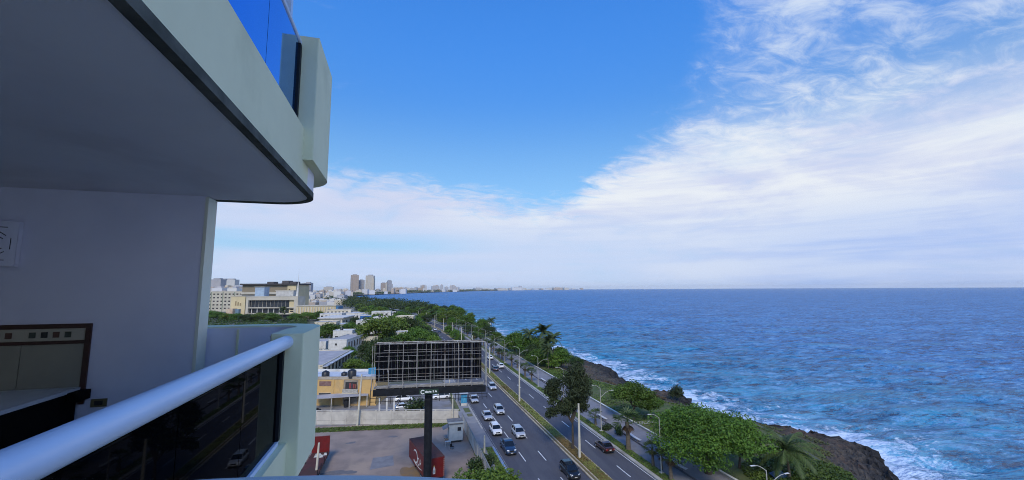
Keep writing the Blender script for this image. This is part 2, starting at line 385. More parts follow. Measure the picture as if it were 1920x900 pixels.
    struct('footpath', MB().add([(44.25, 74.4, .045), (50.5, 74.2, .045), (51, 76, .045), (44.25, 76, .045)], [(0, 1, 2, 3)]), mk('pale_path', (.34, .34, .35), (.28, .28, .29), .6, .9))
    # rock shelf: strip from the lawn edge to the shoreline and down the broken cliff
    rs = np.array([p for p in resample(SHORE) if -80 < p[1] < 1500]); n = len(rs)
    tan = np.gradient(rs, axis=0); tan /= np.linalg.norm(tan, axis=1)[:, None]; nor = np.stack([tan[:, 1], -tan[:, 0]], 1)
    r = np.random.RandomState(3)
    def fbm(x, y, seed, base, octs=5):
        q = np.random.RandomState(seed); out = np.zeros_like(x); amp = 1.0
        for o in range(octs):
            f = base*2**o
            for _ in range(4):
                a = q.uniform(0, 6.28); out += amp*.35*np.sin(f*(x*math.cos(a)+y*math.sin(a))+q.uniform(0, 6.28)+1.3*np.sin(f*.7*(x*math.sin(a)-y*math.cos(a))+q.uniform(0, 6.28)))
            amp *= .55
        return out
    nt = 46; V = np.zeros((n, nt, 3))
    for i in range(n):
        x, y = rs[i]; xin = max(46+off(y), inner(y)) if y < 640 else x-30-(0)
        wdt = max(6, x-xin)
        for j in range(nt):
            t = j/(nt-9)
            if j <= nt-9:
                d = -(1-t)*wdt; V[i, j] = (x+d, y, 0)
                V[i, j, 2] = -.05-3.7*t**.75
            else:
                k = (j-(nt-9))/8; V[i, j] = (x+nor[i, 0]*(.2+1.3*k), y+nor[i, 1]*(.2+1.3*k), -3.75-3.8*k)
    X, Y = V[:, :, 0], V[:, :, 1]; jj = np.arange(nt)[None, :]/(nt-9)
    edge = np.clip(jj*5, 0, 1)
    h = np.abs(fbm(X, Y, 5, .55, 5))
    V[:, :, 2] += edge*(.42*h-.12)*np.where(jj <= 1, 1, .6)
    jit = fbm(X, Y, 9, .9, 4)*.7
    wj = np.clip((jj-.75)*4, 0, 1.2)
    V[:, :, 0] += nor[:, 0][:, None]*jit*wj; V[:, :, 1] += nor[:, 1][:, None]*jit*wj
    V[:, :, 2] += (r.uniform(-.22, .26, (n, nt))**1)*edge*np.where(Y < 260, 1, .3)*(1+1.5*np.clip((jj-.8)*6, 0, 1)); V[:, :, 0] += r.uniform(-.18, .18, (n, nt))*edge; V[:, :, 1] += r.uniform(-.18, .18, (n, nt))*edge
    V[:, 0, 2] = -.12
    idx = np.arange(n*nt).reshape(n, nt)
    F = np.stack([idx[:-1, :-1], idx[:-1, 1:], idx[1:, 1:], idx[1:, :-1]], -1).reshape(-1, 4)
    me = bpy.data.meshes.new('rock_shelf'); me.from_pydata(V.reshape(-1, 3).tolist(), [], F.tolist())
    rock = bpy.data.materials.new('coral_rock'); rock.use_nodes = True; t = NT(rock.node_tree); b = rock.node_tree.nodes['Principled BSDF']
    co = t.n('ShaderNodeTexCoord').outputs['Object']
    c = t.mix(t.smooth(t.noise(co, .9, 8, .7), .35, .65), (.012, .011, .010), (.10, .078, .058))
    c = t.mix(t.smooth(t.noise(co, .13, 5, .6), .50, .62), c, t.mix(t.smooth(t.noise(co, 1.7, 6, .7), .4, .62), (.10, .052, .03), (.06, .04, .025)))
    c = t.mix(t.smooth(t.noise(co, .16, 5, .6, .4), .56, .64, 0, .85), c, (.055, .075, .02))
    vor = t.n('ShaderNodeTexVoronoi'); vor.inputs['Scale'].default_value = 1.3; t.L(co, vor.inputs[0])
    c = t.mix(t.smooth(vor.outputs[0], .15, .6, .0, .45), c, (.10, .085, .07))
    sz = t.n('ShaderNodeSeparateXYZ'); t.L(co, sz.inputs[0])
    c = t.mix(t.smooth(t.m('ADD', sz.outputs[2], t.m('MULTIPLY', t.noise(co, .8, 5), 1.6)), -1.4, -2.8), c, (.011, .010, .010))   # wet, weathered black rock by the water
    t.L(c, b.inputs['Base Color']); b.inputs['Roughness'].default_value = .9
    bp = t.n('ShaderNodeBump'); bp.inputs['Strength'].default_value = 1.0; bp.inputs['Distance'].default_value = .5
    t.L(t.noise(co, 1.6, 8, .75), bp.inputs['Height']); t.L(bp.outputs[0], b.inputs['Normal'])
    me.materials.append(rock); me.update(); struct('rock_shelf', me)
    return inner
INNER = build_terrain()

def build_sea():
    na, nr = 620, 430
    azs = np.radians(np.concatenate([np.linspace(-28, 100, na)]))
    rr = 45*np.exp(np.linspace(0, math.log(90000/45), nr))
    # denser rings near the shore
    rr = np.concatenate([np.linspace(45, 260, 210), 260*np.exp(np.linspace(0, math.log(1200/260), 130))[1:], 1200*np.exp(np.linspace(0, math.log(22000/1200), 60))[1:]]); nr = len(rr)
    A, Rr = np.meshgrid(azs, rr, indexing='ij')
    X = Rr*np.sin(A); Y = Rr*np.cos(A); Z = np.full_like(X, -5.2)
    q = np.random.RandomState(2); fade = np.clip(1.0-Rr/900., 0, 1)
    for i in range(34):
        lam = 3.5*1.085**i; amp = .020*lam**.78
        a = R(195)+q.normal(0, .55); k = 2*math.pi/lam
        ph = k*(X*math.sin(a)+Y*math.cos(a))+q.uniform(0, 6.28)+.9*np.sin(.35*k*(X*math.cos(a)-Y*math.sin(a))+q.uniform(0, 6.28))
        s = np.sin(ph); Z += amp*.5*fade*np.clip((lam/ (Rr*.0050+.2)), 0, 1)*(s+.35*np.cos(2*ph))
    shore = np.array([p for p in resample(SHORE) if -80 < p[1] < 1500]); D = np.full(X.size, 1e4)
    P = np.stack([X.ravel(), Y.ravel()], 1); near = np.where(Rr.ravel() < 700)[0]
    for ch in np.array_split(near, 60):
        d = P[ch][:, None, :]-shore[None, ::2, :]; D[ch] = np.sqrt((d**2).sum(-1).min(1))
    idx = np.arange(X.size).reshape(X.shape)
    F = np.stack([idx[:-1, :-1], idx[:-1, 1:], idx[1:, 1:], idx[1:, :-1]], -1).reshape(-1, 4)
    nf = len(F); me = bpy.data.meshes.new('sea'); me.vertices.add(X.size)
    me.vertices.foreach_set('co', np.stack([X, Y, Z], -1).reshape(-1).astype(np.float32))
    me.loops.add(nf*4); me.loops.foreach_set('vertex_index', F.reshape(-1).astype(np.int32))
    me.polygons.add(nf); me.polygons.foreach_set('loop_start', np.arange(0, nf*4, 4, dtype=np.int32)); me.polygons.foreach_set('use_smooth', np.ones(nf, bool))
    me.update(calc_edges=True)
    a = me.attributes.new('shore', 'FLOAT', 'POINT'); a.data.foreach_set('value', D.astype(np.float32))
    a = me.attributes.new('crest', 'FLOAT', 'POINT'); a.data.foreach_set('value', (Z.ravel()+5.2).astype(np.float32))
    m = bpy.data.materials.new('sea_water'); m.use_nodes = True; t = NT(m.node_tree); b = m.node_tree.nodes['Principled BSDF']
    co = t.n('ShaderNodeTexCoord').outputs['Object']
    sh = t.n('ShaderNodeAttribute', attribute_name='shore').outputs['Fac']; cr = t.n('ShaderNodeAttribute', attribute_name='crest').outputs['Fac']
    st = t.vscale(co, .42, 1.0, 1)
    deep = t.mix(t.smooth(t.noise(st, .02, 5, .6), .35, .65), (.004, .145, .395), (.006, .17, .45))
    teal = t.mix(t.smooth(t.noise(st, .12, 5, .6), .4, .6), (.008, .14, .28), (.02, .24, .42))
    c = t.mix(t.smooth(sh, 170, 10), deep, teal)
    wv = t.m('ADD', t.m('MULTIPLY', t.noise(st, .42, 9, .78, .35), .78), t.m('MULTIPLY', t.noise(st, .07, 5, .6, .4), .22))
    c = t.mix(t.smooth(wv, .43, .495, .95, 0), c, (.003, .035, .10)); c = t.mix(t.smooth(wv, .51, .585, 0, .85), c, (.14, .36, .62))  # dark wave facets and pale sky sheen painted into the base colour
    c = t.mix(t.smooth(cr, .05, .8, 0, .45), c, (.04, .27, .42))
    turq = t.mix(t.smooth(t.noise(co, .05, 4, .6, .6), .48, .66), c, (.07, .36, .58))
    c = t.mix(t.smooth(sh, 60, 8), c, turq)
    fn = t.m('ADD', t.m('MULTIPLY', t.noise(co, .075, 8, .68, 1.2), .65), t.m('MULTIPLY', t.noise(co, .7, 6, .7, .5), .35))
    th = t.smooth(sh, 1.0, 40.0, .415, .70)
    foam = t.smooth(fn, th, t.m('ADD', th, .10), 0, .85)
    foam = t.m('MAXIMUM', foam, t.m('MULTIPLY', t.smooth(sh, 5.5, 1.0), t.smooth(t.noise(co, .4, 6, .7), .42, .62, .0, .9)))
    caps = t.m('MULTIPLY', t.smooth(t.noise(t.vscale(co, .8, 1.6, 1), .42, 7, .72, .5), .66, .74), t.smooth(sh, 1200, 150, .1, .75))
    foam = t.m('MAXIMUM', foam, caps)
    c = t.mix(foam, c, (.60, .72, .88))
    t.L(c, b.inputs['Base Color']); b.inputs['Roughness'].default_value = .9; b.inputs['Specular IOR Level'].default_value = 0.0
    hh = t.m('ADD', t.m('MULTIPLY', t.noise(st, .11, 4, .6, .6), 5.0), t.m('ADD', t.m('MULTIPLY', t.noise(st, .45, 5, .65, .4), 1.5), t.m('MULTIPLY', t.noise(st, .028, 3, .55), 9.0)))
    bp = t.n('ShaderNodeBump'); bp.inputs['Strength'].default_value = .8; bp.inputs['Distance'].default_value = 1.0
    t.L(hh, bp.inputs['Height']); t.L(bp.outputs[0], b.inputs['Normal'])
    gl = t.n('ShaderNodeBsdfGlossy'); gl.inputs['Roughness'].default_value = .22; t.L(bp.outputs[0], gl.inputs['Normal'])
    fr = t.n('ShaderNodeFresnel'); fr.inputs['IOR'].default_value = 1.33; t.L(bp.outputs[0], fr.inputs['Normal'])
    ms = t.n('ShaderNodeMixShader'); t.L(t.m('MULTIPLY', t.m('MULTIPLY', t.m('MINIMUM', fr.outputs[0], .6), .42), t.m('SUBTRACT', 1.0, foam)), ms.inputs[0])
    t.L(b.outputs[0], ms.inputs[1]); t.L(gl.outputs[0], ms.inputs[2]); t.L(ms.outputs[0], m.node_tree.nodes['Material Output'].inputs[0])
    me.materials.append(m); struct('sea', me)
build_sea()
# ------------------------------------------------------------------ the hotel: tower and curved balconies
def arc(cx, cy, r, a0, a1, n):
    return [(cx+r*math.cos(R(a0+(a1-a0)*i/n)), cy+r*math.sin(R(a0+(a1-a0)*i/n))) for i in range(n+1)]
def build_hotel():
    H = thing('hotel', 'white hotel tower with rounded concrete balconies and tinted glass railings', 'hotel', (0, 0, 0))
    FT = 2.72
    tower = MB().box(-30, -5.0, -46, 4.72, -.06, 42); part('tower_wall', tower, PAINT, H)
    XF = -.88
    slab_plan = [(-5.0, -6), (XF, -6)]+arc(XF-.45, 4.5, .45, 0, 90, 12)+[(-5.0, 4.95)]
    drip_plan_o = [(XF+.004, -6)]+arc(XF-.45, 4.5, .454, 0, 90, 12)+[(-2.0, 4.954)]
    drip_plan_i = [(XF-.05, -6)]+arc(XF-.45, 4.5, .40, 0, 90, 12)+[(-2.0, 4.90)]
    DRIP_OLIVE = mk('olive_drip_edge', (.050, .055, .045), (.10, .105, .09), 6, .95)  # darker olive strip along the lower slab edge
    CEIL = mk('balcony_ceiling', (.78, .76, .79), (.72, .70, .74), .9, .85, .05, 25, c3=(.66, .63, .66), s3=.5)
    for k in (-1, 0):
        z = 26.94+FT*k
        mb = MB(); mb.prism(slab_plan, z, z+.30); part('balcony_slab', mb, [CEIL], H)
        # upstand round the edge: ledge that carries the glass
        o = [(XF+.002, -6.0), (XF+.002, 4.0)]; i = [(XF-.16, 4.0), (XF-.16, -6.0)]
        mb = MB().prism(o+i, z+.045, z+.52); part('balcony_band', mb, PAINT, H)
        e = MB(); n = len(drip_plan_o)
        e.prism(drip_plan_o+drip_plan_i[::-1], z-.012, z+.045); part('drip_edge', e, DRIP_OLIVE, H)
        # pier and curved end parapet
        XO = -.79
        po = [(XO, 4.0)]+arc(XO-.5, 4.72, .5, 0, 90, 14)+[(-2.05, 5.22)]
        pi = [(-2.05, 5.0)]+arc(XO-.5, 4.72, .28, 90, 0, 14)+[(XO-.26, 4.5), (XO-.26, 4.0)]
        mb = MB().prism(po+pi, z+.23, z+1.41); part('end_parapet', mb, PAINT, H, bevel=.012)
        ln = [(-1.9, 4.997)]+arc(XO-.5, 4.72, .277, 90, 0, 14)+[(XO-.263, 4.5), (XO-.263, 4.02)]; li = [(XO-.275, 4.02), (XO-.275, 4.5)]+arc(XO-.5, 4.72, .265, 0, 90, 14)+[(-1.9, 4.985)]
        part('parapet_lining', MB().prism(ln+li, z+.31, z+1.395), PLASTER, H)
        mb = MB().prism([(XF+.001, 4.0)]+arc(XF-.45, 4.5, .449, 0, 90, 12)+[(-2.0, 4.948), (-2.0, 4.7), (-1.3, 4.7), (-1.1, 4.0)], z+.05, z+.23); part('parapet_foot', mb, PAINT, H)
        zr = 25.56+FT*(k+1); zb = z+.52
        # glass in panels
        edges = [-6+.82*q for q in range(12)]+[3.58]; edges = sorted(set([3.92-.82*q for q in range(13)]))
        for a, b in zip(edges, edges[1:]):
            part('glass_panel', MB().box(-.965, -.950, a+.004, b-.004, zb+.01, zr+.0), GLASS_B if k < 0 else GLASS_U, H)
        part('bottom_rail', MB().box(-.985, -.93, -6, 3.95, zb+.001, zb+.035), mk('rail_white_skylit', (.58, .68, .85), (.54, .64, .81), 2, .35), H)  # blue skylight is tinted into the white rail colour
        rx = -.925 if k < 0 else -.957; rail = MB(); rail.path([(rx, -6, zr), (rx, 4.005, zr)], .056 if k < 0 else .022, 20); part('handrail', rail, mk('rail_white_skylit', (.72, .75, .80)), H)
        part('end_gap_dark', MB().box(-.985, -.93, 3.93, 3.985, zb+.036, zr-.04), BLACK, H)  # black strip in the gap before the pier, standing in for its shade
    # glazing above the upper rail and its end mullion
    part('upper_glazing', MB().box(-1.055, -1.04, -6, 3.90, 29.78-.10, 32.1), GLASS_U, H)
    part('mullion', MB().box(-1.085, -1.02, 3.90, 3.96, 28.3, 32.1), mk('rail_white_skylit', (.72, .75, .80)), H)
    # further balconies above and below, coarser
    for k in (-4, -3, -2, 2, 3, 4):
        z = 26.94+FT*k
        part('balcony_slab', MB().prism(slab_plan, z, z+.5), PAINT, H)
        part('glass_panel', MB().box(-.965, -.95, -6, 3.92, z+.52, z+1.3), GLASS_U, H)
    # party wall with cream end, floor, back wall
    zf = 24.22+.30
    part('party_wall', MB().box(-5.0, -1.90, 4.74, 4.93, zf, 26.94), PLASTER, H)
    part('wall_end', MB().box(-1.90, -1.872, 4.735, 4.935, zf, 26.93), mk('cream_paint', (.72, .72, .60), (.66, .66, .55), 2, .8), H)
    part('floor_tiles', MB().box(-4.99, XF-.17, -5.9, 4.73, zf+.002, zf+.02), mk('floor_tile', (.50, .47, .43), (.46, .43, .40), 2, .4), H)
    part('corner_trim', MB().box(-1.62, -1.60, 4.97, 5.0, zf, 25.60), PAINT, H)
    # the rounded balcony the picture is taken from
    C0 = (-.846, -1.22); Ro = 2.56
    ring_o = arc(C0[0], C0[1], Ro, -100, 88, 60); ring_i = arc(C0[0], C0[1], Ro-.14, 88, -100, 60)
    part('bow_parapet', MB().prism(ring_o+ring_i, 24.22, 25.46), PAINT, H)
    cop = MB().prism(arc(C0[0], C0[1], Ro+.035, -100, 88, 60)+arc(C0[0], C0[1], Ro-.17, 88, -100, 60), 25.46, 25.50)
    part('bow_coping', cop, mk('coping_blue_grey', (.36, .45, .52), (.31, .40, .46), 2, .5), H, bevel=.01)
    part('bow_floor', MB().prism(arc(C0[0], C0[1], Ro-.15, -100, 88, 48), 24.22, 24.5), CONC, H)
    return H
build_hotel()
def build_balcony_things():
    # slotted plaster wall lamp
    L = thing('wall_lamp', 'white plaster wall lamp with slanted slots on the balcony wall', 'wall lamp', (-3.48, 4.735, 26.42))
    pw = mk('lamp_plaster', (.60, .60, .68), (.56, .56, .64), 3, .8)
    mb = MB(); n = 12; prof = []
    for i in range(n+1):
        t = -1+2*i/n; prof.append((t*.18, -.09*(1-.55*t*t)-.01))
    vs = [(x, y, z) for z in (-.18, .18) for x, y in prof]; k = n+1
    fs = [(i, i+1, k+i+1, k+i) for i in range(n)]
    mb.add(vs, fs, True); mb.prism([(x, y) for x, y in prof]+[(.18, 0), (-.18, 0)], .178, .20); mb.prism([(x, y) for x, y in prof]+[(.18, 0), (-.18, 0)], -.20, -.178)
    mb.box(-.18, -.172, -.045, 0, -.18, .18); mb.box(.172, .18, -.045, 0, -.18, .18)
    part('lamp_shade', mb, pw, L)
    yy = lambda x: -.09*(1-.55*(x/.18)**2)-.0115
    sl = mk('slot_dark', (.02, .02, .025), (.015, .015, .02), 3, .9)
    def slot(x0, z0, x1, z1, w=.0035):
        d = Vector((x1-x0, 0, z1-z0)).normalized(); nrm = Vector((-d.z, 0, d.x))*w; m2 = MB(); pts = 5
        a = [Vector((x0+(x1-x0)*i/pts, yy(x0+(x1-x0)*i/pts), z0+(z1-z0)*i/pts)) for i in range(pts+1)]
        m2.add([p+nrm for p in a]+[p-nrm for p in a], [(i, i+1, pts+2+i, pts+1+i) for i in range(pts)]); part('slot', m2, sl, L)
    for s in (1, -1):
        slot(.01, s*.145, .125, s*.145)
        slot(.0, s*.09, .075, s*.035); slot(.02, s*.115, .105, s*.04); slot(.065, s*.115, .12, s*.07)
        slot(-.01, s*.145, -.125, s*.145); slot(-.02, s*.115, -.105, s*.04); slot(-.0, s*.09, -.075, s*.035)
    slot(.148, .05, .148, -.05); slot(-.148, .05, -.148, -.05)
    # tiled splash panel
    T = thing('tiled_splashback', 'cream tiled panel with dark red border and mosaic frieze on the balcony wall', 'tiled panel', (-3.6, 4.735, 25.1))
    tile = mk('cream_tile', (.30, .28, .22), (.26, .245, .20), 2, .35)
    red = mk('dark_red_trim', (.055, .018, .016), (.04, .014, .012), 4, .4)
    for i in range(5): part('tile', MB().box(-1.4+.45*i+.003, -1.4+.45*i+.447, -.012, 0, -.10, .43), tile, T)
    part('border', MB().box(-1.4, .85, -.02, 0, .57, .61), red, T); part('border', MB().box(-1.4, .85, -.02, 0, .432, .462), red, T)
    part('border', MB().box(.852, .892, -.02, 0, -.10, .61), red, T)
    part('frieze', MB().box(-1.4, .85, -.010, 0, .462, .57), mk('frieze_tile', (.42, .38, .30), (.36, .33, .26), 3, .4), T)
    cols = [mk('mosaic_green', (.05, .06, .045)), mk('mosaic_brown', (.10, .045, .03)), mk('mosaic_black', (.025, .025, .025))]
    for g in range(4):
        for j in range(4): part('mosaic', MB().box(.70-.42*g-.085*j, .745-.42*g-.085*j, -.016, -.010, .49, .54), cols[(j+g) % 3], T)
    # outdoor counter with black front
    K = thing('counter', 'black fronted balcony counter with a pale top below the cream tiles', 'counter', (-2.75, 3.0, 24.52))
    part('cabinet', MB().box(-.62, 0, -2.5, 1.70, .02, .60), mk('black_wood', (.002, .002, .0025), (.004, .0035, .0035), 3, .9, spec=.1), K)
    part('counter_top', MB().box(-.64, .012, -2.5, 1.72, .602, .632), mk('counter_marble', (.50, .52, .55), (.42, .44, .48), 2, .3), K)
    part('end_block', MB().box(.014, .09, 1.56, 1.72, .53, .61), mk('black_wood', (.004, .004, .005)), K)
    S = thing('socket', 'small brown wall socket between the counter and the white handrail', 'socket', (-2.60, 4.737, 25.0))
    part('plate', MB().box(-.06, .06, -.008, 0, -.035, .035), mk('brass_plate', (.16, .13, .06), (.13, .105, .05), 4, .4), S)
    part('insert', MB().box(-.03, .03, -.012, -.008, -.02, .02), mk('socket_dark', (.03, .025, .02)), S)
build_balcony_things()
# ------------------------------------------------------------------ vehicles
TYRE = mk('tyre_rubber', (.012, .012, .013), (.02, .02, .02), 4, .85); RIM = mk('alloy_rim', (.45, .45, .47), (.35, .35, .37), 4, .35, metal=.8)
LAMP_F = mk('headlamp_lens', (.75, .78, .80), (.65, .68, .70), 4, .1); LAMP_R = mk('tail_lamp_lens', (.35, .01, .01), (.28, .01, .01), 4, .2)
GRILLE = mk('black_grille', (.010, .010, .011), (.018, .018, .018), 6, .5); TRIMB = mk('black_trim', (.015, .015, .016), None, 4, .6)
PLATE = mk('number_plate', (.70, .70, .66), None, 4, .5)
def paint(name, c, metal=.25, rough=.28):
    m = mk('car_paint_'+name, c, tuple(q*.93 for q in c), 5, rough, metal=metal); m.node_tree.nodes['Principled BSDF'].inputs['Coat Weight'].default_value = .6
    return m
P_WHITE = paint('white', (.78, .78, .78), 0); P_SILVER = paint('silver', (.50, .52, .55)); P_BLACK = paint('black', (.012, .014, .02)); P_BLUE = paint('blue', (.022, .045, .10))
P_BROWN = paint('brown', (.055, .017, .012)); P_GREY = paint('grey', (.09, .095, .11)); P_RED = paint('red', (.16, .02, .018))
def make_car(kind):
    """front points to -Y, origin on the ground under the middle"""
    D = {'sedan': dict(L=4.6, W=1.80, H=1.45, bonnet=.90, belt=.98, boot=.99, ws=(-1.15, -.35), rw=(1.00, 1.70), tail=2.3),
         'suv': dict(L=4.55, W=1.85, H=1.66, bonnet=1.02, belt=1.08, boot=1.10, ws=(-1.15, -.45), rw=(1.75, 2.12), tail=2.27),
         'pickup': dict(L=5.3, W=1.88, H=1.80, bonnet=1.12, belt=1.16, boot=1.14, ws=(-1.20, -.55), rw=(.85, 1.05), tail=2.65)}[kind]
    L, W, H = D['L'], D['W'], D['H']; f, t = -L/2, L/2; belt = D['belt']
    c = thing(kind if kind != 'suv' else 'crossover', 'car', 'car' if kind != 'pickup' else 'pickup truck')
    # lower body: lofted cross-sections nose to tail: (y, z bottom, z top, half width bottom, half width top)
    bz = .30
    st = [(f, .42, .62, W*.36, W*.34), (f+.06, .32, .74, W*.43, W*.40), (f+.30, bz-.04, D['bonnet']-.12, W*.485, W*.44), (f+.75, bz-.05, D['bonnet']-.03, W*.5, W*.455), (D['ws'][0], bz-.05, D['bonnet']+.02, W*.5, W*.465),
          (D['ws'][0]+.4, bz-.05, belt, W*.5, W*.475), (0.2, bz-.05, belt+.01, W*.5, W*.475), (1.2, bz-.05, belt+.01, W*.5, W*.475), (t-.55, bz-.03, D['boot'], W*.495, W*.455), (t-.15, bz, D['boot']-.02, W*.47, W*.435), (t-.02, .40, D['boot']-.12, W*.44, W*.41), (t, .48, .82, W*.41, W*.39)]
    mb = MB(); vs = []
    for y, z0, z1, w0, w1 in st:
        zm = z0+(z1-z0)*.55
        ring = [(-w0*.92, z0), (-w0, z0+(z1-z0)*.2), (-w0*1.0, zm), (-w1, z1-.03), (-w1*.86, z1), (w1*.86, z1), (w1, z1-.03), (w0*1.0, zm), (w0, z0+(z1-z0)*.2), (w0*.92, z0)]
        vs += [(x, y, z) for x, z in ring]
    n = 10; fs = []
    for k in range(len(st)-1):
        for i in range(n): fs.append((k*n+i, k*n+(i+1) % n, (k+1)*n+(i+1) % n, (k+1)*n+i))
    fs += [tuple(range(n)), tuple(range((len(st)-1)*n, len(st)*n))]
    mb.add(vs, fs, True)
    # roof and pillars of the cabin
    w0, w1 = W*.465, W*.385; ya, yb = D['ws']; yc, yd = D['rw']
    zt = H-.03
    rf = [(-w1, yb, zt-.03), (w1, yb, zt-.03), (w1*.98, (yb+yc)/2, H), (-w1*.98, (yb+yc)/2, H), (w1*.97, yc, zt-.02), (-w1*.97, yc, zt-.02)]
    lo = [(p[0]*1.0, p[1], p[2]-.06) for p in rf]
    mb.add(rf+lo, [(0, 1, 2, 3), (3, 2, 4, 5), (6, 9, 8, 7), (9, 11, 10, 8), (0, 6, 7, 1), (1, 7, 8, 2), (2, 8, 10, 4), (4, 10, 11, 5), (5, 11, 9, 3), (3, 9, 6, 0)])
    for s in (-1, 1):
        mb.tube((s*w0*.98, ya+.02, belt-.02), (s*w1*.99, yb, zt-.05), .035, .035, 5); mb.tube((s*w0*.99, (yb+yc)/2+.05, belt-.02), (s*w1*.995, (yb+yc)/2+.05, H-.06), .035, .03, 5)
        mb.tube((s*w0*.97, yd-.03, belt-.02), (s*w1*.97, yc, zt-.05), .06, .05, 5)
        mb.box(s*W*.5+(-.02 if s > 0 else -.16), s*W*.5+(.16 if s > 0 else .02), ya+.22, ya+.34, belt+.02, belt+.16)
    if kind == 'pickup':   # open bed walls
        for s in (-1, 1): mb.box(s*W*.46-.04, s*W*.46+.04, 1.1, t-.06, D['boot']-.02, D['boot']+.10)
        mb.box(-W*.44, W*.44, t-.12, t-.05, D['boot']-.02, D['boot']+.08)
    body = part('body', mb, P_WHITE, c); body.material_slots[0].link = 'OBJECT'; body.material_slots[0].material = P_WHITE
    # greenhouse glass just inside the pillars
    g = MB(); q = .975
    a = [(-w0*q, ya, belt-.03), (w0*q, ya, belt-.03), (w0*q, yd, belt-.03), (-w0*q, yd, belt-.03)]; b = [(-w1*q, yb, zt-.06), (w1*q, yb, zt-.06), (w1*q, yc, zt-.06), (-w1*q, yc, zt-.06)]
    g.add([a[0], a[1], b[1], b[0]], [(0, 1, 2, 3)]); part('windscreen', g, GLASS_C, c)
    g = MB().add([a[2], a[3], b[3], b[2]], [(0, 1, 2, 3)]); part('rear_window', g, GLASS_C, c)
    for i, j in ((0, 3), (1, 2)): part('side_window', MB().add([a[i], a[j], b[j], b[i]], [(0, 1, 2, 3)]), GLASS_C, c)
    wr = .33 if kind == 'sedan' else .37
    for sy in (f+.85, t-.90):
        for s in (-1, 1):
            x = s*(W*.5-.10); wb = MB().tube((x-s*.10, sy, wr), (x+s*.125, sy, wr), wr, wr, 18)
            wh = part('wheel', wb, TYRE, c)
            part('rim', MB().tube((x+s*.10, sy, wr), (x+s*.135, sy, wr), wr*.62, wr*.55, 12), RIM, wh)
    zb = D['bonnet']
    for s in (-1, 1):
        hl = MB(); x0, x1 = s*W*.24, s*W*.43
        hl.add([(x0, f+.045, zb-.30), (x1, f+.19, zb-.27), (x1, f+.26, zb-.15), (x0, f+.10, zb-.17), (x0, f+.2, zb-.30), (x1, f+.4, zb-.27), (x1, f+.4, zb-.15), (x0, f+.3, zb-.17)], [(0, 1, 2, 3), (0, 4, 5, 1), (3, 2, 6, 7), (1, 5, 6, 2), (0, 3, 7, 4)])
        part('headlight', hl, LAMP_F, c)
        part('taillight', MB().box(min(s*W*.30, s*W*.425), max(s*W*.30, s*W*.425), t-.10, t+.012, D['boot']-.34, D['boot']-.16), LAMP_R, c)
    part('grille', MB().box(-W*.22, W*.22, f-.012, f+.08, zb-.42, zb-.24), GRILLE, c)
    part('front_bumper', MB().box(-W*.34, W*.34, f-.03, f+.08, .32, .50), TRIMB, c); part('rear_bumper', MB().box(-W*.38, W*.38, t-.08, t+.03, .36, .52), TRIMB, c)
    part('number_plate', MB().box(-.2, .2, f-.04, f-.031, .46, .56), PLATE, c); part('number_plate', MB().box(-.2, .2, t+.032, t+.04, .62, .74), PLATE, c)
    if kind == 'suv':
        for s in (-1, 1): part('roof_rail', MB().tube((s*w1*.9, yb+.2, H+.035), (s*w1*.9, yc-.1, H+.035), .02, .02, 6), TRIMB, c)
    return c
PROTO = {}
def car(kind, x, y, rz, pt, label, group, roof=None):
    first = kind not in PROTO
    if first: PROTO[kind] = make_car(kind)
    o = place(PROTO[kind], first, (x, y, .004), rz, .93, label, group)
    for ch in o.children:
        if ch.name.startswith('body'): ch.material_slots[0].link = 'OBJECT'; ch.material_slots[0].material = pt
    return o
GL, GR, GP = 'oncoming cars on the left carriageway', 'cars driving away on the right carriageway', 'cars parked in the yard behind the white wall'
_cars = [
 ('suv', 17.5, 77.6, 0, P_WHITE, 'white crossover in the kerb lane behind the dark pickup', GL),
 ('pickup', 17.6, 68.8, 0, P_BLUE, 'dark blue pickup truck approaching beside the blue painted kerb', GL),
 ('suv', 21.1, 75.0, 0, P_SILVER, 'pale silver crossover with black grille in the middle lane beside the pickup', GL),
 ('sedan', 17.7, 86.4, 0, P_SILVER, 'silver sedan in the kerb lane, third car back from the pickup', GL),
 ('suv', 20.9, 89.4, 0, P_SILVER, 'silver crossover in the middle lane beside the silver sedan', GL),
 ('sedan', 17.3, 99.8, 0, P_SILVER, 'pale silver sedan passing the blue bus shelter', GL),
 ('suv', 24.0, 110.6, 0, P_SILVER, 'silver crossover in the lane beside the median next to the billboard edge', GL),
 ('suv', 23.8, 57.9, 0, P_BLACK, 'black car beside the median cut by the bottom of the picture', GL),
 ('sedan', 32.8, 65.0, 0+math.pi, P_BROWN, 'dark brown red sedan with red tail lamps driving away alone', GR),
 ('suv', 33.0, 139.0, math.pi, P_WHITE, 'white crossover driving away beyond the median poles, nearer of the two white cars', GR),
 ('sedan', 33.2, 157.0, math.pi, P_WHITE, 'white sedan farthest along the kerb lane beside the billboard edge', GR),
 ('sedan', 30.2, 135.0, math.pi, P_GREY, 'dark grey sedan beside the median behind the concrete pole', GR),
 ('sedan', 30.3, 48.3, math.pi, P_SILVER, 'silver sedan at the bottom edge with only its roof showing', GR),
 ('suv', 1.6, 104.6, math.pi/2, P_WHITE, 'white crossover parked sideways behind the small bush and white wall', GP),
 ('suv', 10.2, 104.5, -math.pi/2, P_WHITE, 'white boxy off roader parked right of the billboard post', GP),
 ('sedan', 1.4, 97.6, math.pi/2, P_SILVER, 'silver sedan parked close behind the white wall', GP),
 ('sedan', -16.5, 98.2, math.pi/2, P_BLACK, 'black sedan parked before the yellow house at left', GP),
 ('sedan', 13.0+off(112), 113.5, math.pi/2, P_RED, 'dark red sedan parked behind the boxy white car', GP)]
for a in _cars: car(*a)
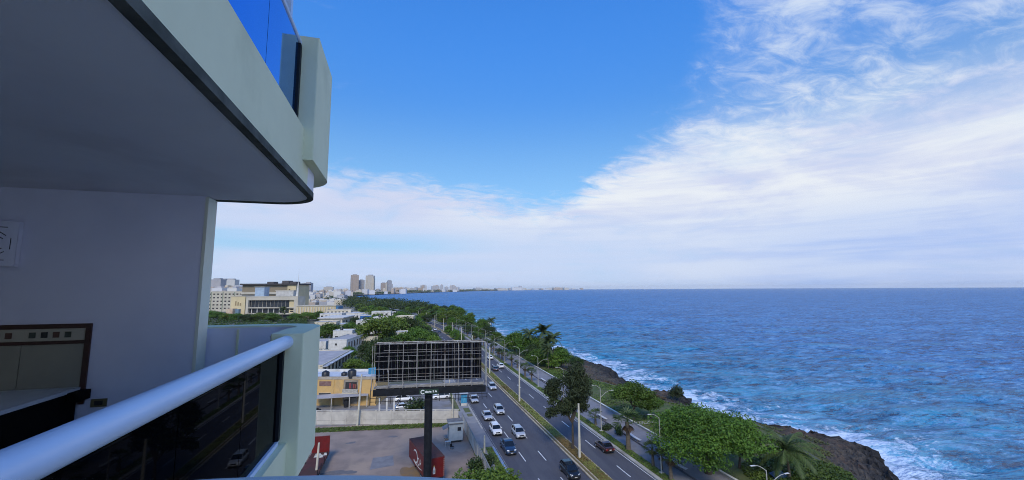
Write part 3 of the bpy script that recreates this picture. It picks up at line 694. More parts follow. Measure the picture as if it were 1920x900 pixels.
_fc = [P_GREY, P_WHITE, P_BLUE, P_SILVER, P_BLACK, P_WHITE, P_GREY, P_SILVER, P_RED]
_fn = ['grey', 'white', 'blue', 'silver', 'black', 'white', 'grey', 'silver', 'red']
for i, (lane, y) in enumerate([(17.6, 262), (20.6, 270), (24, 258), (17.5, 278), (20.8, 288), (24, 276), (24, 300), (17.6, 308), (20.8, 322)]):
    car('sedan' if i % 2 else 'suv', lane+off(y), y, 0, _fc[i], 'tiny %s car in the far queue beyond the billboard, %s in the %s lane' % (_fn[i], ['first', 'first', 'first', 'second', 'second', 'second', 'third', 'third', 'third'][i], {17: 'kerb', 20: 'middle', 24: 'median'}[int(lane)]), 'far queue of cars on the bend')
for i, (lane, y) in enumerate([(30.3, 352), (33, 368), (30.2, 392), (33, 420)]):
    car('sedan', lane+off(y), y, math.pi, [P_WHITE, P_GREY, P_SILVER, P_WHITE][i], 'tiny %s car driving away far down the shore road, %s of four' % (['white', 'grey', 'silver', 'white'][i], ['nearest', 'second', 'third', 'farthest'][i]), 'far cars driving away')

# ------------------------------------------------------------------ lamp posts and poles
def make_lamp():
    L = thing('street_lamp', 'lamp', 'street lamp')
    part('base', MB().box(-.28, .28, -.28, .28, -.05, .10), CONC_L, L)
    part('pole', MB().path([(0, 0, .1), (0, 0, 4), (0, 0, 7.6)], [.10, .075, .05], 8), POLEW, L)
    pts = lambda s, z, l, r: [(0, 0, z)]+[(s*l*t, 0, z+r*math.sin(t*math.pi*.5)) for t in (.2, .4, .6, .8, 1)]
    part('arm', MB().path(pts(-1, 7.55, 1.3, .65), [.05, .045, .04, .035, .03, .03], 6), POLEW, L); part('arm', MB().path(pts(1, 5.9, 2.2, 1.15), [.05, .045, .04, .035, .03, .03], 6), POLEW, L)
    for s, x, z in ((-1, -1.3, 8.20), (1, 2.2, 7.05)):
        h = MB(); h.add([(x, -.07, z-.03), (x, .07, z-.03), (x+s*.55, .10, z), (x+s*.55, -.10, z), (x, -.06, z+.04), (x, .06, z+.04), (x+s*.5, .08, z+.06), (x+s*.5, -.08, z+.06)], [(0, 1, 2, 3), (4, 7, 6, 5), (0, 4, 5, 1), (1, 5, 6, 2), (2, 6, 7, 3), (3, 7, 4, 0)])
        part('lamp_head', h, mk('lamp_head_grey', (.55, .55, .55), None, 3, .5), L)
    return L
_lamp = make_lamp(); _ord = ['nearest', 'second', 'third', 'fourth', 'fifth', 'sixth', 'seventh', 'eighth', 'ninth', 'tenth', 'eleventh', 'twelfth', 'thirteenth', 'fourteenth', 'fifteenth', 'sixteenth', 'seventeenth', 'eighteenth', 'nineteenth', 'twentieth']
for i, y in enumerate([36.5, 54.7, 73.0, 91.2, 109.4, 127.7, 147.0]+[165.5+19*k for k in range(5)]+[270+34*k for k in range(5)]):
    place(_lamp, i == 0, (36.35+off(y), y, .1), R(rng.uniform(-5, 5)), (1 if y < 200 else .8, 1 if y < 200 else .8, 1+rng.uniform(-.02, .02)), 'white two armed lamp post on the promenade verge, %s in the row' % (_ord[i] if i else 'nearest lamp'), 'two armed lamp posts along the promenade')
def make_pole():
    return single('concrete_pole', MB().path([(0, 0, -.2), (0, 0, 8.1)], [.22, .14], 10), POLEC, 'p', 'pole')
_pole = make_pole()
for i, y in enumerate([62.5, 96.1, 129.7, 163.3, 197, 231, 264, 298, 332, 366]):
    place(_pole, i == 0, (27.35+off(y), y, .1), 0, 1, 'bare pale concrete pole in the grass median, %s of the row' % _ord[i], 'concrete poles in the median')
def upole(x, y, h, label, r=.15, lean=0, arm=False):
    P = thing('utility_pole', label, 'utility pole', (x, y, 0)); part('pole', MB().path([(0, 0, -.1), (lean, 0, h)], [r*1.25, r*.85], 8), POLEC, P)
    if arm: part('crossarm', MB().box(lean-.8, lean+.8, -.06, .06, h-.55, h-.43), mk('old_wood', (.15, .12, .09)), P)
    return P
upole(-7.3, 88.6, 9.6, 'tall concrete utility pole before the yellow house and white wall', .17, .5, True)
upole(10.5, 84.5, 5.6, 'pale post standing at the right end of the white panel wall', .13)
upole(13.7, 68.8, 2.7, 'short pale post standing in the grass beside the driveway', .15)
upole(-10.6, 66.0, 4.8, 'pale post in front of the red flatbed trailer', .15, .2)
upole(12.6, 108, 6.0, 'pale post beside the pavement behind the boxy white car', .12)

# ------------------------------------------------------------------ billboard
def build_billboard():
    a = math.atan2(-1.4, 14.6); B = thing('billboard', 'large empty black billboard frame on a single thick post in the lot', 'billboard', (3.75, 55.9, 0), a)
    frame = mk('billboard_frame', (.42, .41, .39), (.25, .24, .23), 2, .6, c3=(.15, .12, .10), s3=1.2)
    part('column', MB().tube((.1, .9, -.05), (.1, .9, 13.3), .50, .50, 24), BLACK, B)
    part('fascia_beam', MB().box(-6.72, 7.4, -.22, .0, 12.78, 13.58), BLACK, B, bevel=.02)
    part('fascia_beam', MB().box(-6.7, 7.3, 1.95, 2.2, 12.65, 13.58), BLACK, B)
    # the rear face seen from inside through the open front
    panel = mk('billboard_back_panel', (.003, .0035, .006), (.005, .0055, .009), .5, .9, spec=.05, stretch=(1, 1, .2))
    pm = MB(); n = 28
    for i in range(n):
        x0 = -6.75+13.8*i/n; pm.box(x0+.012, x0+13.8/n-.012, 1.95+.02*(i % 2), 2.0+.02*(i % 2), 14.05, 19.05)
    part('rear_panel', pm, panel, B)
    bar = lambda p0, p1, r: part('frame_bar', MB().tube(p0, p1, r, r, 6), frame, B)
    r = random.Random(4)
    for i in range(9):      # front uprights, thick
        x = -6.65+14.0*i/8; bar((x, 0, 13.58), (x, 0, 19.15), .04)
    for i in range(6):      # front rails
        z = 13.95+5.1*i/5; bar((-6.7, .05, z), (7.35, .05, z), .024)
    for i in range(12):     # thinner inner uprights on the rear face
        x = -6.3+13.2*i/11+r.uniform(-.12, .12); z1 = 19.0 if r.random() < .7 else r.uniform(15, 18); bar((x, 1.80, 14.0), (x, 1.80, z1), .02)
    for i in range(7):
        z = 14.2+4.7*i/6+r.uniform(-.08, .08); x0 = -6.6 if r.random() < .6 else r.uniform(-6, -1); x1 = 7.0 if r.random() < .6 else r.uniform(1, 6.5); bar((x0, 1.74, z), (x1, 1.74, z), .018)
    for i in range(9):      # top and bottom ties between the faces
        x = -6.6+13.8*i/8; bar((x, .05, 19.05), (x, 1.95, 19.05), .04); bar((x, .05, 13.75), (x, 1.8, 14.05), .035)
    bar((-6.7, 0, 19.15), (7.35, 0, 19.15), .06); bar((-6.7, 1.95, 19.1), (7.1, 1.95, 19.1), .06)
    # walkway gratings
    gr = MB(); 
    for k in range(8): gr.box(-6.65, 7.3, .25+.2*k, .33+.2*k, 13.62, 13.66)
    for k in range(19): gr.box(-6.6+.76*k-.03, -6.6+.76*k+.03, .2, 1.9, 13.58, 13.618)
    part('walkway', gr, mk('grating', (.30, .29, .27), (.22, .21, .20), 3, .7), B)
    for z in (12.28, 12.72): part('guard_rail', MB().tube((-6.9, -.75, z), (7.5, -.75, z), .035, .035, 6), BLACK, B)
    for k in range(13): part('guard_post', MB().tube((-6.9+1.2*k, -.75, 12.0), (-6.9+1.2*k, -.75, 12.8), .03, .03, 6), BLACK, B)
    for k in (-6.3, -3.5, 3.5, 6.9): part('hanger', MB().tube((k, -.62, 12.0), (k, -.12, 12.7), .035, .035, 6), BLACK, B)
    for s in (-6.9, 7.5): part('edge_tube', MB().tube((s, -.1, 13.5), (s, -.1, 19.0), .045, .045, 6), frame, B)
    part('edge_panel', MB().box(7.40, 7.46, .15, 1.2, 14.9, 18.9), mk('weathered_blue_panel', (.10, .22, .30), (.20, .30, .36), 1.5, .7), B)
    # sign plate with the owner's lettering
    pl = part('sign_plate', MB().box(-1.05, 1.35, -.262, -.222, 12.82, 13.44), mk('sign_green', (.012, .035, .022), (.016, .042, .026), 3, .5), B)
    wh = mk('sign_white', (.80, .82, .82), None, 3, .5)
    ring = MB(); o = arc(-.62, 0, .27, 35, 325, 24); i_ = arc(-.62, 0, .17, 325, 35, 24)
    ring.add([(x, -.268, 13.10+z) for x, z in o+i_], [tuple(range(len(o)+len(i_)))]); part('letter_ring', ring, wh, pl)
    def text(s, x, z, size, bold=.012):
        cu = bpy.data.curves.new('lettering', 'FONT'); cu.body = s; cu.size = size; cu.offset = bold; cu.extrude = .004; cu.materials.append(wh)
        tmp = bpy.data.objects.new('lettering', cu); me = bpy.data.meshes.new_from_object(tmp); bpy.data.objects.remove(tmp); ob = bpy.data.objects.new('lettering', me); COL.objects.link(ob); ob.parent = pl; ob.location = (x, -.272, z); ob.rotation_euler = (R(90), 0, 0)
    text('olorin', -.36, 13.0, .34); text('S', .62, 13.02, .36); text('A', .90, 13.02, .36)
    return B
build_billboard()

# ------------------------------------------------------------------ red trailers
def build_trailers():
    red = mk('red_trailer_paint', (.135, .006, .007), (.11, .006, .007), .8, .5, c3=(.085, .012, .011), s3=.6); roof = mk('rusty_red_roof', (.055, .014, .011), (.075, .02, .016), 1.0, .85, c3=(.045, .02, .015), s3=.5)
    white = mk('trailer_white_mark', (.70, .68, .62), (.60, .58, .52), 2, .6); gold = mk('trailer_gold_mark', (.62, .42, .12), None, 3, .6)
    a = math.atan2(-2.0, 8.7); T = thing('trailer', 'red box trailer with a white bottle mark on its end behind the billboard post', 'trailer', (5.15, 59.5, 0), -a*.98)
    part('box_body', MB().box(-1.3, 1.3, 0, 8.9, 1.0, 3.56), red, T, bevel=.03); part('roof_sheet', MB().box(-1.31, 1.31, -.01, 8.91, 3.561, 3.60), roof, T)
    part('chassis', MB().box(-1.1, 1.1, .1, 8.8, .75, .99), BLACK, T)
    for y in (1.2, 2.5): 
        for s in (-1, 1):
            w = part('wheel', MB().tube((s*.85, y, .5), (s*1.22, y, .5), .5, .5, 16), TYRE, T); part('rim', MB().tube((s*1.2, y, .5), (s*1.24, y, .5), .26, .24, 12), RIM, w)
    part('landing_leg', MB().box(-.8, -.65, 7.2, 7.35, 0, .75), BLACK, T); part('landing_leg', MB().box(.65, .8, 7.2, 7.35, 0, .75), BLACK, T)
    bt = [(-.16, 1.55), (.16, 1.55), (.17, 1.62), (.17, 2.15), (.13, 2.3), (.08, 2.38), (.075, 2.62), (-.075, 2.62), (-.08, 2.38), (-.13, 2.3), (-.17, 2.15), (-.17, 1.62)]
    m = MB().add([(x-.15, -.004, z) for x, z in bt], [tuple(range(12))]); e = part('bottle_mark', m, white, T)
    part('bottle_cap', MB().add([(x-.15, -.007, z) for x, z in ((-.075, 2.46), (.075, 2.46), (.075, 2.62), (-.075, 2.62))], [(0, 1, 2, 3)]), gold, e)
    part('bottle_label', MB().add([(x-.15, -.007, z) for x, z in ((-.10, 1.72), (.10, 1.72), (.10, 2.08), (-.10, 2.08))], [(0, 1, 2, 3)]), mk('trailer_grey_mark', (.40, .40, .42)), e)
    for k in range(9): part('reflector', MB().box(1.19, 1.24, -.008, -.001, 1.1+.26*k, 1.24+.26*k), white, T)
    # white script strokes on the long side
    def stroke(pts, w):
        m = MB(); P = [Vector((0, y, z)) for y, z in pts]; vs = []
        for k, p in enumerate(P):
            d = (P[min(k+1, len(P)-1)]-P[max(k-1, 0)]).normalized(); nn = Vector((0, -d.z, d.y))*w*(.4+.6*math.sin(math.pi*k/(len(P)-1))); vs += [p+nn, p-nn]
        m.add([(-1.304, v.y, v.z) for v in vs], [(2*i, 2*i+1, 2*i+3, 2*i+2) for i in range(len(P)-1)]); part('script_mark', m, white, T)
    stroke([(5.2+1.1*math.cos(t), 2.3+.8*math.sin(t)) for t in np.linspace(.6, 5.4, 16)], .14); stroke([(3.6+.45*math.cos(t), 2.1+.42*math.sin(t)) for t in np.linspace(0, 6.2, 16)], .09); stroke([(2.6-.02*t+.25*math.sin(t*2), 1.7+.3*t) for t in np.linspace(0, 3.4, 12)], .10); stroke([(6.5, 1.5), (5.0, 1.35), (3.0, 1.4), (1.8, 1.6)], .07)
    # open flatbed with a tall headboard
    F = thing('flatbed_trailer', 'dark red open flatbed trailer with a tall headboard beside the balcony pier', 'trailer', (-11.4, 63.2, 0), R(-1.5))
    part('bed', MB().box(-1.25, 1.25, 0, 9.4, 1.0, 1.25), roof, F); part('headboard', MB().box(-1.25, 1.25, 9.42, 9.60, 1.0, 3.6), red, F, bevel=.02)
    part('tailboard', MB().box(-1.27, 1.27, -.14, -.02, .55, 1.7), red, F); part('chassis', MB().box(-.6, .6, .1, 9.3, .7, .99), BLACK, F)
    for k in range(4): part('stake', MB().box(-1.3, -1.22, 1+2.2*k, 1.1+2.2*k, 1.0, 1.9), BLACK, F); part('stake', MB().box(1.22, 1.3, 1+2.2*k, 1.1+2.2*k, 1.0, 1.9), BLACK, F)
    for y in (1.2, 2.5):
        for s in (-1, 1):
            w = part('wheel', MB().tube((s*.85, y, .48), (s*1.22, y, .48), .48, .48, 16), TYRE, F); part('rim', MB().tube((s*1.2, y, .48), (s*1.24, y, .48), .26, .24, 12), RIM, w)
    for k in range(5): part('reflector', MB().box(1.16, 1.22, -.15, -.141, .6+.22*k, .72+.22*k), white, F)
    sk = MB(); r = random.Random(2)
    for i in range(9): x, y, s = r.uniform(-.4, .9), r.uniform(7.2, 8.3), r.uniform(.18, .34); sk.add([(x-s, y-s, 1.25), (x+s, y-s*.8, 1.25), (x+s*.9, y+s, 1.25), (x-s, y+s*.8, 1.25), (x-s*.4, y-s*.3, 1.25+s*1.2), (x+s*.5, y+s*.2, 1.25+s)], [(0, 1, 5, 4), (1, 2, 5), (2, 3, 4, 5), (3, 0, 4)])
    single('tarpaulin', sk, mk('pale_tarp', (.45, .46, .45), (.30, .31, .31), 3, .8), 'crumpled pale tarpaulin lying on the dark red flatbed', 'tarpaulin', (-11.4, 63.2, .001), R(-1.5))
build_trailers()

# ------------------------------------------------------------------ lot furniture
def build_lot():
    wallp = mk('lot_wall_panel', (.50, .475, .43), (.43, .41, .375), .9, .9, .1, 8, c3=(.36, .34, .31), s3=.35)
    W = thing('boundary_wall', 'long pale concrete panel wall across the back of the lot', 'wall', (-32, 96.5-.0, 0), math.atan2(-11.2, 43.8))
    ln = math.hypot(43.8, 11.2)
    W.location = (-32, 95.9, 0)
    k = 0; x = 0.0
    while x < ln-1:
        w = min(2.9, ln-x); part('wall_panel', MB().box(x+.14, x+w-.14, -.06, .06, 0, 2.45), wallp, W); part('wall_post', MB().box(x-.14, x+.137, -.12, .12, -.05, 2.6), wallp, W); part('groove', MB().box(x+.14, x+w-.14, -.068, -.061, .80, .84), mk('wall_joint', (.20, .19, .17)), W); x += w
    part('coping', MB().box(-.15, ln, -.10, .10, 2.601, 2.70), wallp, W)
    W2 = thing('boundary_wall', 'narrow pale concrete wall between the lot and the pavement', 'wall', (12.25, 55, 0))
    for i in range(10): part('wall_panel', MB().box(-.06, .06, 2.9*i+.12, 2.9*i+2.78, 0, 2.0), wallp, W2); part('wall_post', MB().box(-.1, .1, 2.9*i-.12, 2.9*i+.117, -.05, 2.15), wallp, W2)
    part('coping', MB().box(-.09, .09, 0, 28.8, 2.151, 2.22), mk('wall_coping_dark', (.20, .20, .19), (.15, .15, .14)), W2)
    G = thing('guard_booth', 'small white guard booth with a flat roof in the lot corner', 'booth', (9.9, 74.6, 0))
    bw = mk('booth_white', (.50, .52, .50), (.43, .45, .44), 1.5, .8)
    part('wall', MB().box(-1.15, 1.15, 0, 2.6, .35, 3.1), bw, G); part('roof', MB().box(-1.35, 1.3, -.2, 2.8, 3.101, 3.22), mk('booth_roof', (.20, .19, .18), (.14, .13, .125), 2, .9), G)
    part('parapet', MB().box(-1.35, 1.3, -.2, -.1, 3.221, 3.45), bw, G); part('plinth', MB().box(-.9, .9, .1, 2.5, 0, .349), mk('booth_plinth', (.03, .03, .03)), G)
    wf = part('window', MB().box(.25, .85, -.03, -.001, 1.9, 2.5), mk('dark_frame', (.04, .04, .045)), G); part('pane', MB().box(.31, .79, -.04, -.031, 1.96, 2.44), GLASS_W, wf)
    aw = MB().add([(-1.16, .3, 2.6), (-1.16, 2.2, 2.6), (-2.2, 2.2, 2.15), (-2.2, .3, 2.15), (-1.16, .3, 2.55), (-1.16, 2.2, 2.55), (-2.2, 2.2, 2.10), (-2.2, .3, 2.10)], [(0, 1, 2, 3), (4, 7, 6, 5), (0, 3, 7, 4), (1, 5, 6, 2), (2, 6, 7, 3)])
    part('awning', aw, mk('grey_awning', (.16, .17, .19)), G); part('door', MB().box(-1.18, -1.151, .6, 1.5, .36, 2.4), mk('booth_door', (.30, .32, .34)), G)
    pl = MB(); r = random.Random(9)
    for i in range(26):
        p = Vector((r.uniform(-.3, .3), r.uniform(-.3, .3), r.uniform(.3, .7))); q = Vector((r.uniform(-.2, .2), r.uniform(-.2, .2), r.uniform(.02, .2))); s = Vector((r.uniform(-.1, .1), r.uniform(-.1, .1), 0)); pl.add([p, p+q, p+q+s, p+s], [(0, 1, 2, 3)])
    P = thing('potted_plant', 'orange flowering potted plant beside the guard booth', 'potted plant', (8.3, 75.2, 0)); part('pot', MB().tube((0, 0, 0), (0, 0, .35), .18, .24, 12), mk('clay_pot', (.25, .12, .07)), P); part('flowers', pl, mk('orange_flower', (.40, .10, .03), (.12, .14, .03), 8, .7, lo=.45, hi=.55), P)
    Cc = thing('plastic_chair', 'dark chair standing by the guard booth', 'chair', (8.9, 71.8, 0), R(40))
    part('seat', MB().box(-.22, .22, -.22, .22, .40, .44), TRIMB, Cc); part('backrest', MB().box(-.22, .22, .20, .24, .441, .85), TRIMB, Cc)
    for sx in (-.19, .19):
        for sy in (-.19, .19): part('leg', MB().box(sx-.02, sx+.02, sy-.02, sy+.02, 0, .399), TRIMB, Cc)
    T = thing('folding_table', 'small pale table standing by the guard booth', 'table', (8.4, 73.5, 0)); part('table_top', MB().box(-.5, .5, -.35, .35, .70, .74), CONC_L, T)
    for sx in (-.42, .42):
        for sy in (-.28, .28): part('leg', MB().box(sx-.02, sx+.02, sy-.02, sy+.02, 0, .699), STEEL, T)
    # bus shelter with a blue advertising panel
    S = thing('bus_shelter', 'bus shelter with a blue advertising panel on the left pavement', 'bus shelter', (14.6, 96.6, .09))
    ap = part('advert_panel', MB().box(-.75, .55, -.08, .08, .55, 2.5), mk('blue_advert', (.03, .17, .33), (.05, .28, .44), 2.5, .4), S)
    part('panel_picture', MB().box(-.35, .25, -.09, -.081, .9, 1.7), mk('advert_pale', (.12, .38, .52), (.05, .24, .40), 5, .4), ap)
    part('panel_foot', MB().box(-.75, .55, -.10, .10, 0, .549), CONC_L, S); part('roof', MB().box(-1.1, .9, -.4, 3.8, 2.55, 2.66), mk('shelter_roof', (.45, .47, .48)), S)
    for y in (0.0, 1.75, 3.5): part('post', MB().box(-1.0, -.9, y-.05, y+.05, 0, 2.549), BLACK, S)
    part('bench', MB().box(-.85, -.40, .5, 3.2, .40, .46), STEEL, S)
    # low seaside wall, in stretches with white copings, and curved benches on the promenade
    LW = thing('low_wall', 'long low white topped wall between the promenade and the seaside lawn', 'wall', (0, 0, 0))
    ys = list(range(20, 160, 6))+list(range(160, 420, 12))
    part('wall_body', ribbon(44.06, 44.34, .42, ys, -.05), CONC, LW)
    wc = mk('white_coping', (.60, .60, .56), (.40, .40, .37), .35, .8, lo=.4, hi=.6)
    part('coping', ribbon(44.02, 44.38, .50, ys, .421), wc, LW)
    KB = thing('bench_wall', 'low dark stone seat wall between walkway and promenade', 'bench wall', (0, 0, 0)); yb = list(range(30, 200, 5))
    part('wall_body', ribbon(39.22, 39.42, .30, yb, .10), mk('dark_stone', (.06, .06, .075), (.10, .10, .115), .8, .9), KB)
    bl = ['nearest', 'second', 'third', 'fourth', 'fifth', 'sixth', 'seventh']; proto = None
    for i, y in enumerate([55.6, 67.4, 79.5, 91.5, 103.5, 115.5, 127.5]):
        if proto is None:
            proto = thing('bench', 'b', 'bench'); m = MB(); vs = []; n = 8
            for k in range(n+1):
                t = -1+2*k/n; vs += [(-.25+.12*t*t, 1.7*t, .38), (.25+.12*t*t, 1.7*t, .38), (-.25+.12*t*t, 1.7*t, .48), (.25+.12*t*t, 1.7*t, .48)]
            fs = []
            for k in range(n): b = 4*k; fs += [(b, b+4, b+5, b+1), (b+2, b+3, b+7, b+6), (b, b+2, b+6, b+4), (b+1, b+5, b+7, b+3)]
            fs += [(0, 1, 3, 2), (4*n, 4*n+2, 4*n+3, 4*n+1)]; m.add(vs, fs); part('seat', m, mk('bench_white', (.56, .57, .60), (.46, .47, .50), 1.5, .8), proto)
            for t in (-1.2, 0, 1.2): part('leg', MB().box(-.18, .18, t-.12, t+.12, 0, .379), mk('bench_grey', (.20, .20, .22)), proto)
        place(proto, i == 0, (39.75, y, .11), 0, 1, 'white concrete bench on the promenade, %s along the dark seat wall' % (bl[i] if i else 'nearest bench'), 'white benches along the promenade')
    sp = thing('solar_panel', 'tilted dark blue solar panel on the lawn beside the coconut palm', 'solar panel', (50.6, 48.8, -.75)); part('post', MB().tube((0, 0, 0), (0, 0, 1.2), .05, .05, 8), STEEL, sp)
    part('panel', MB().add([(-.9, -.6, 1.05), (.9, -.6, 1.35), (.9, .7, 1.75), (-.9, .7, 1.45), (-.9, -.6, 1.0), (.9, -.6, 1.30), (.9, .7, 1.70), (-.9, .7, 1.40)], [(0, 1, 2, 3), (7, 6, 5, 4), (0, 4, 5, 1), (1, 5, 6, 2), (2, 6, 7, 3), (3, 7, 4, 0)]), mk('solar_blue', (.03, .06, .13), (.05, .09, .18), 4, .3), sp)
build_lot()
# ------------------------------------------------------------------ vegetation
L_ALM = leafmat('almond_leaf', (.020, .052, .008), (.13, .24, .028)); L_ALM2 = leafmat('bright_leaf', (.03, .07, .010), (.17, .26, .035))
L_DARK = leafmat('dark_leaf', (.014, .03, .010), (.06, .10, .026)); L_NEED = leafmat('casuarina_needles', (.014, .026, .012), (.06, .085, .035), .7, .15)
L_PALM = leafmat('palm_leaf', (.03, .055, .018), (.11, .16, .045)); L_OLD = leafmat('dead_palm_leaf', (.06, .04, .025), (.16, .11, .065)); L_FAR = leafmat('far_leaf', (.02, .045, .012), (.09, .14, .034))
BARK = mk('bark', (.075, .06, .048), (.045, .037, .03), 5, .95, .4, 20, stretch=(1, 1, .3)); PBARK = mk('palm_bark', (.13, .11, .085), (.09, .075, .06), 6, .95, .4, 14, stretch=(.4, .4, 3))
def crown(name, clumps, n, size, mat, seed, up=.45, aspect=1.5, hang=0.0, shell=.45):
    q = np.random.RandomState(seed); C = np.array(clumps, float)
    vol = np.prod(C[:, 3:6], 1)**(2/3); cnt = np.maximum(4, (n*vol/vol.sum()).astype(int)); idx = np.repeat(np.arange(len(C)), cnt); N = len(idx)
    d = q.normal(size=(N, 3)); d /= np.linalg.norm(d, axis=1)[:, None]
    lump = 1+.22*np.sin(d[:, 0]*4+idx*1.7)*np.cos(d[:, 1]*5+idx)+.12*np.sin(d[:, 2]*7+idx*2.3)
    rad = q.uniform(0, 1, N)**shell*lump
    P = C[idx, :3]+d*rad[:, None]*C[idx, 3:6]
    nor = d*.7+q.normal(size=(N, 3))*.7+np.array([0, 0, up]); nor /= np.linalg.norm(nor, axis=1)[:, None]
    t = np.cross(nor, q.normal(size=(N, 3))); 
    if hang: t = t*(1-hang)+np.array([0, 0, -1.0])*hang
    t /= np.linalg.norm(t, axis=1)[:, None]; b = np.cross(nor, t); b /= np.linalg.norm(b, axis=1)[:, None]
    s = size*q.uniform(.55, 1.25, N)[:, None]; t = t*s*aspect*.5; b = b*s*.5
    quads = np.stack([P-t-b*.55, P-b*.2+t*.1-b*.6, P+t+b*.2, P-t*.1+b], 1)
    cl = q.uniform(0, 1, len(C))[idx]*.6+q.uniform(0, 1, N)*.2+.2*(d[:, 2]*.5+.5)  # light tops and shaded undersides of clumps put into the leaf tone
    return quads_mesh(name, quads, mat, np.clip(cl, 0, 1))
def tree(kind, label, clumps, n, size, mat, seed, trunk=.3, height=4, forks=5, group=None, bark=BARK, **kw):
    T = thing(kind, label, 'tree', (0, 0, 0), 0, group); q = random.Random(seed); tb = MB()
    tb.path([(0, 0, -.1), (q.uniform(-.15, .15), q.uniform(-.15, .15), height*.5), (q.uniform(-.3, .3), q.uniform(-.3, .3), height)], [trunk*1.25, trunk*.9, trunk*.7], 10)
    for c in sorted(clumps, key=lambda c: -c[3])[:forks]:
        p = Vector((c[0], c[1], c[2])); m = Vector((c[0]*.45, c[1]*.45, height+(c[2]-height)*.35)); tb.path([(0, 0, height*.85), m, p], [trunk*.55, trunk*.38, trunk*.15], 6)
    part('trunk', tb, bark, T); part('crown', crown('crown', clumps, n, size, mat, seed, **kw), None, T)
    return T
def clumps_dome(w, h0, h1, k, seed, flat=.6, r=.27):
    q = random.Random(seed); out = []
    for i in range(k):
        a = i*2.39996+q.uniform(-.3, .3); rr = math.sqrt((i+.5)/k)*.5*w*.82; t = rr/(.5*w)
        z = h1-(h1-h0)*(.25+.75*t*t)*flat*q.uniform(.65, 1.3)-.1*w*.2; s = w*r*q.uniform(.62, 1.15)
        out.append((rr*math.cos(a), rr*math.sin(a), z, s, s, s*.55*q.uniform(.8, 1.2)))
    return out
# the broad almond tree on the lawn
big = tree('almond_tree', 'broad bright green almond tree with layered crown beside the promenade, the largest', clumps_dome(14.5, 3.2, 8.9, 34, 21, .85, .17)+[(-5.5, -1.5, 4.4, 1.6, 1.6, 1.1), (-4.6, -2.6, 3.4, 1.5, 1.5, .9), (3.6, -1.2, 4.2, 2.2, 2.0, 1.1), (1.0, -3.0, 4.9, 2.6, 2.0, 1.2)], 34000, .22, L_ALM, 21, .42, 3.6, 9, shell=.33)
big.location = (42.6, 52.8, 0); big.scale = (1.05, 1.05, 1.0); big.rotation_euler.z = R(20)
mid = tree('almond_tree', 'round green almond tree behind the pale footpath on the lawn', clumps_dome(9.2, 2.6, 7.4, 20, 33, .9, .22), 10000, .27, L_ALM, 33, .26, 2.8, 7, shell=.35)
mid.location = (45.8, 77.6, 0)
place(mid, False, (49.2, 76.8, 0), R(130), (.52, .52, .66), 'smaller green almond tree at the right of the round one by the footpath')
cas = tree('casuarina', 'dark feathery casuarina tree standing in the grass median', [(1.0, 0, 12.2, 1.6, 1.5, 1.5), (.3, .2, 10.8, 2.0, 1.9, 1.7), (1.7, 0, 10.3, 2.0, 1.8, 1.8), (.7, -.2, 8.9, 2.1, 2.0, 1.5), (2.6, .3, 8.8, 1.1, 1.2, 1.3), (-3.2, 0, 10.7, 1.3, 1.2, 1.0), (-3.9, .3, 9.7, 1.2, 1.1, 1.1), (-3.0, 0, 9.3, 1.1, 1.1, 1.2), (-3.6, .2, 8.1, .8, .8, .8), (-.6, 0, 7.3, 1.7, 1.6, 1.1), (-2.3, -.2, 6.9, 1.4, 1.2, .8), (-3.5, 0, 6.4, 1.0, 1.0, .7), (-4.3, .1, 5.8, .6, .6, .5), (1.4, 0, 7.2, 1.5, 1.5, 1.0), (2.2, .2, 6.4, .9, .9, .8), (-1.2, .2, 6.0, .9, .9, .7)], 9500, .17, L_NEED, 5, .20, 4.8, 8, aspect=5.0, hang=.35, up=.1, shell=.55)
cas.location = (27.75, 66.0, .1); cas.rotation_euler.z = R(8)
# the round leafy tree at the foot of the hotel
foot = tree('street_tree', 'bright green leafy treetop at the bottom edge beside the road', clumps_dome(8.2, 1.6, 4.5, 16, 44, .8, .24), 8000, .26, L_ALM2, 44, .18, 2.0, 5, shell=.3)
foot.location = (10.7, 52.4, -.75)
# bushes and shrubs
bush = single('bush', crown('bush', [(0, 0, 1.0, 1.3, 1.3, 1.0), (.8, .3, .8, .9, .9, .8), (-.8, -.2, .7, .9, .9, .7)], 900, .22, L_DARK, 3), None, 'round dark green bush beside the parked cars behind the white wall', 'bush', (4.0, 95.6, 0))
bush.scale = (1.55, 1.5, 1.5)
def mkbush(x, y, s, label, rz=0, z=0):
    o = dup(bush); o.location = (x, y, z); o.scale = (s, s, s) if not isinstance(s, tuple) else s; o.rotation_euler.z = R(rz); o['label'] = label; return o
mkbush(13.1, 63.6, .95, 'dark bush in the narrow wall corner beside the driveway grass', 40); mkbush(11.3, 62.5, 1.0, 'dark bush inside the narrow lot wall near the bottom edge', 100)
mkbush(37.7, 73.4, (.8, .8, .6), 'low bush at the lamp post foot beside the small palm', 10); mkbush(38.6, 70.6, (.9, .6, .9), 'rounded grey green bush on the walkway edge', 60)
spiky = single('shrub', crown('shrub', [(0, 0, 1.6, 1.3, 1.3, 1.6), (.9, 0, 1.2, 1.1, 1.1, 1.3), (-.9, .2, 1.1, 1.0, 1.0, 1.1)], 1500, .16, L_NEED, 8, up=.6, aspect=5), None, 'spiky dark shrub growing alone at the rock shelf edge', 'shrub', (69.5, 96.5, -1.6)); spiky.scale = (1.05, 1.05, 1.0); spiky.location.z = -1.9
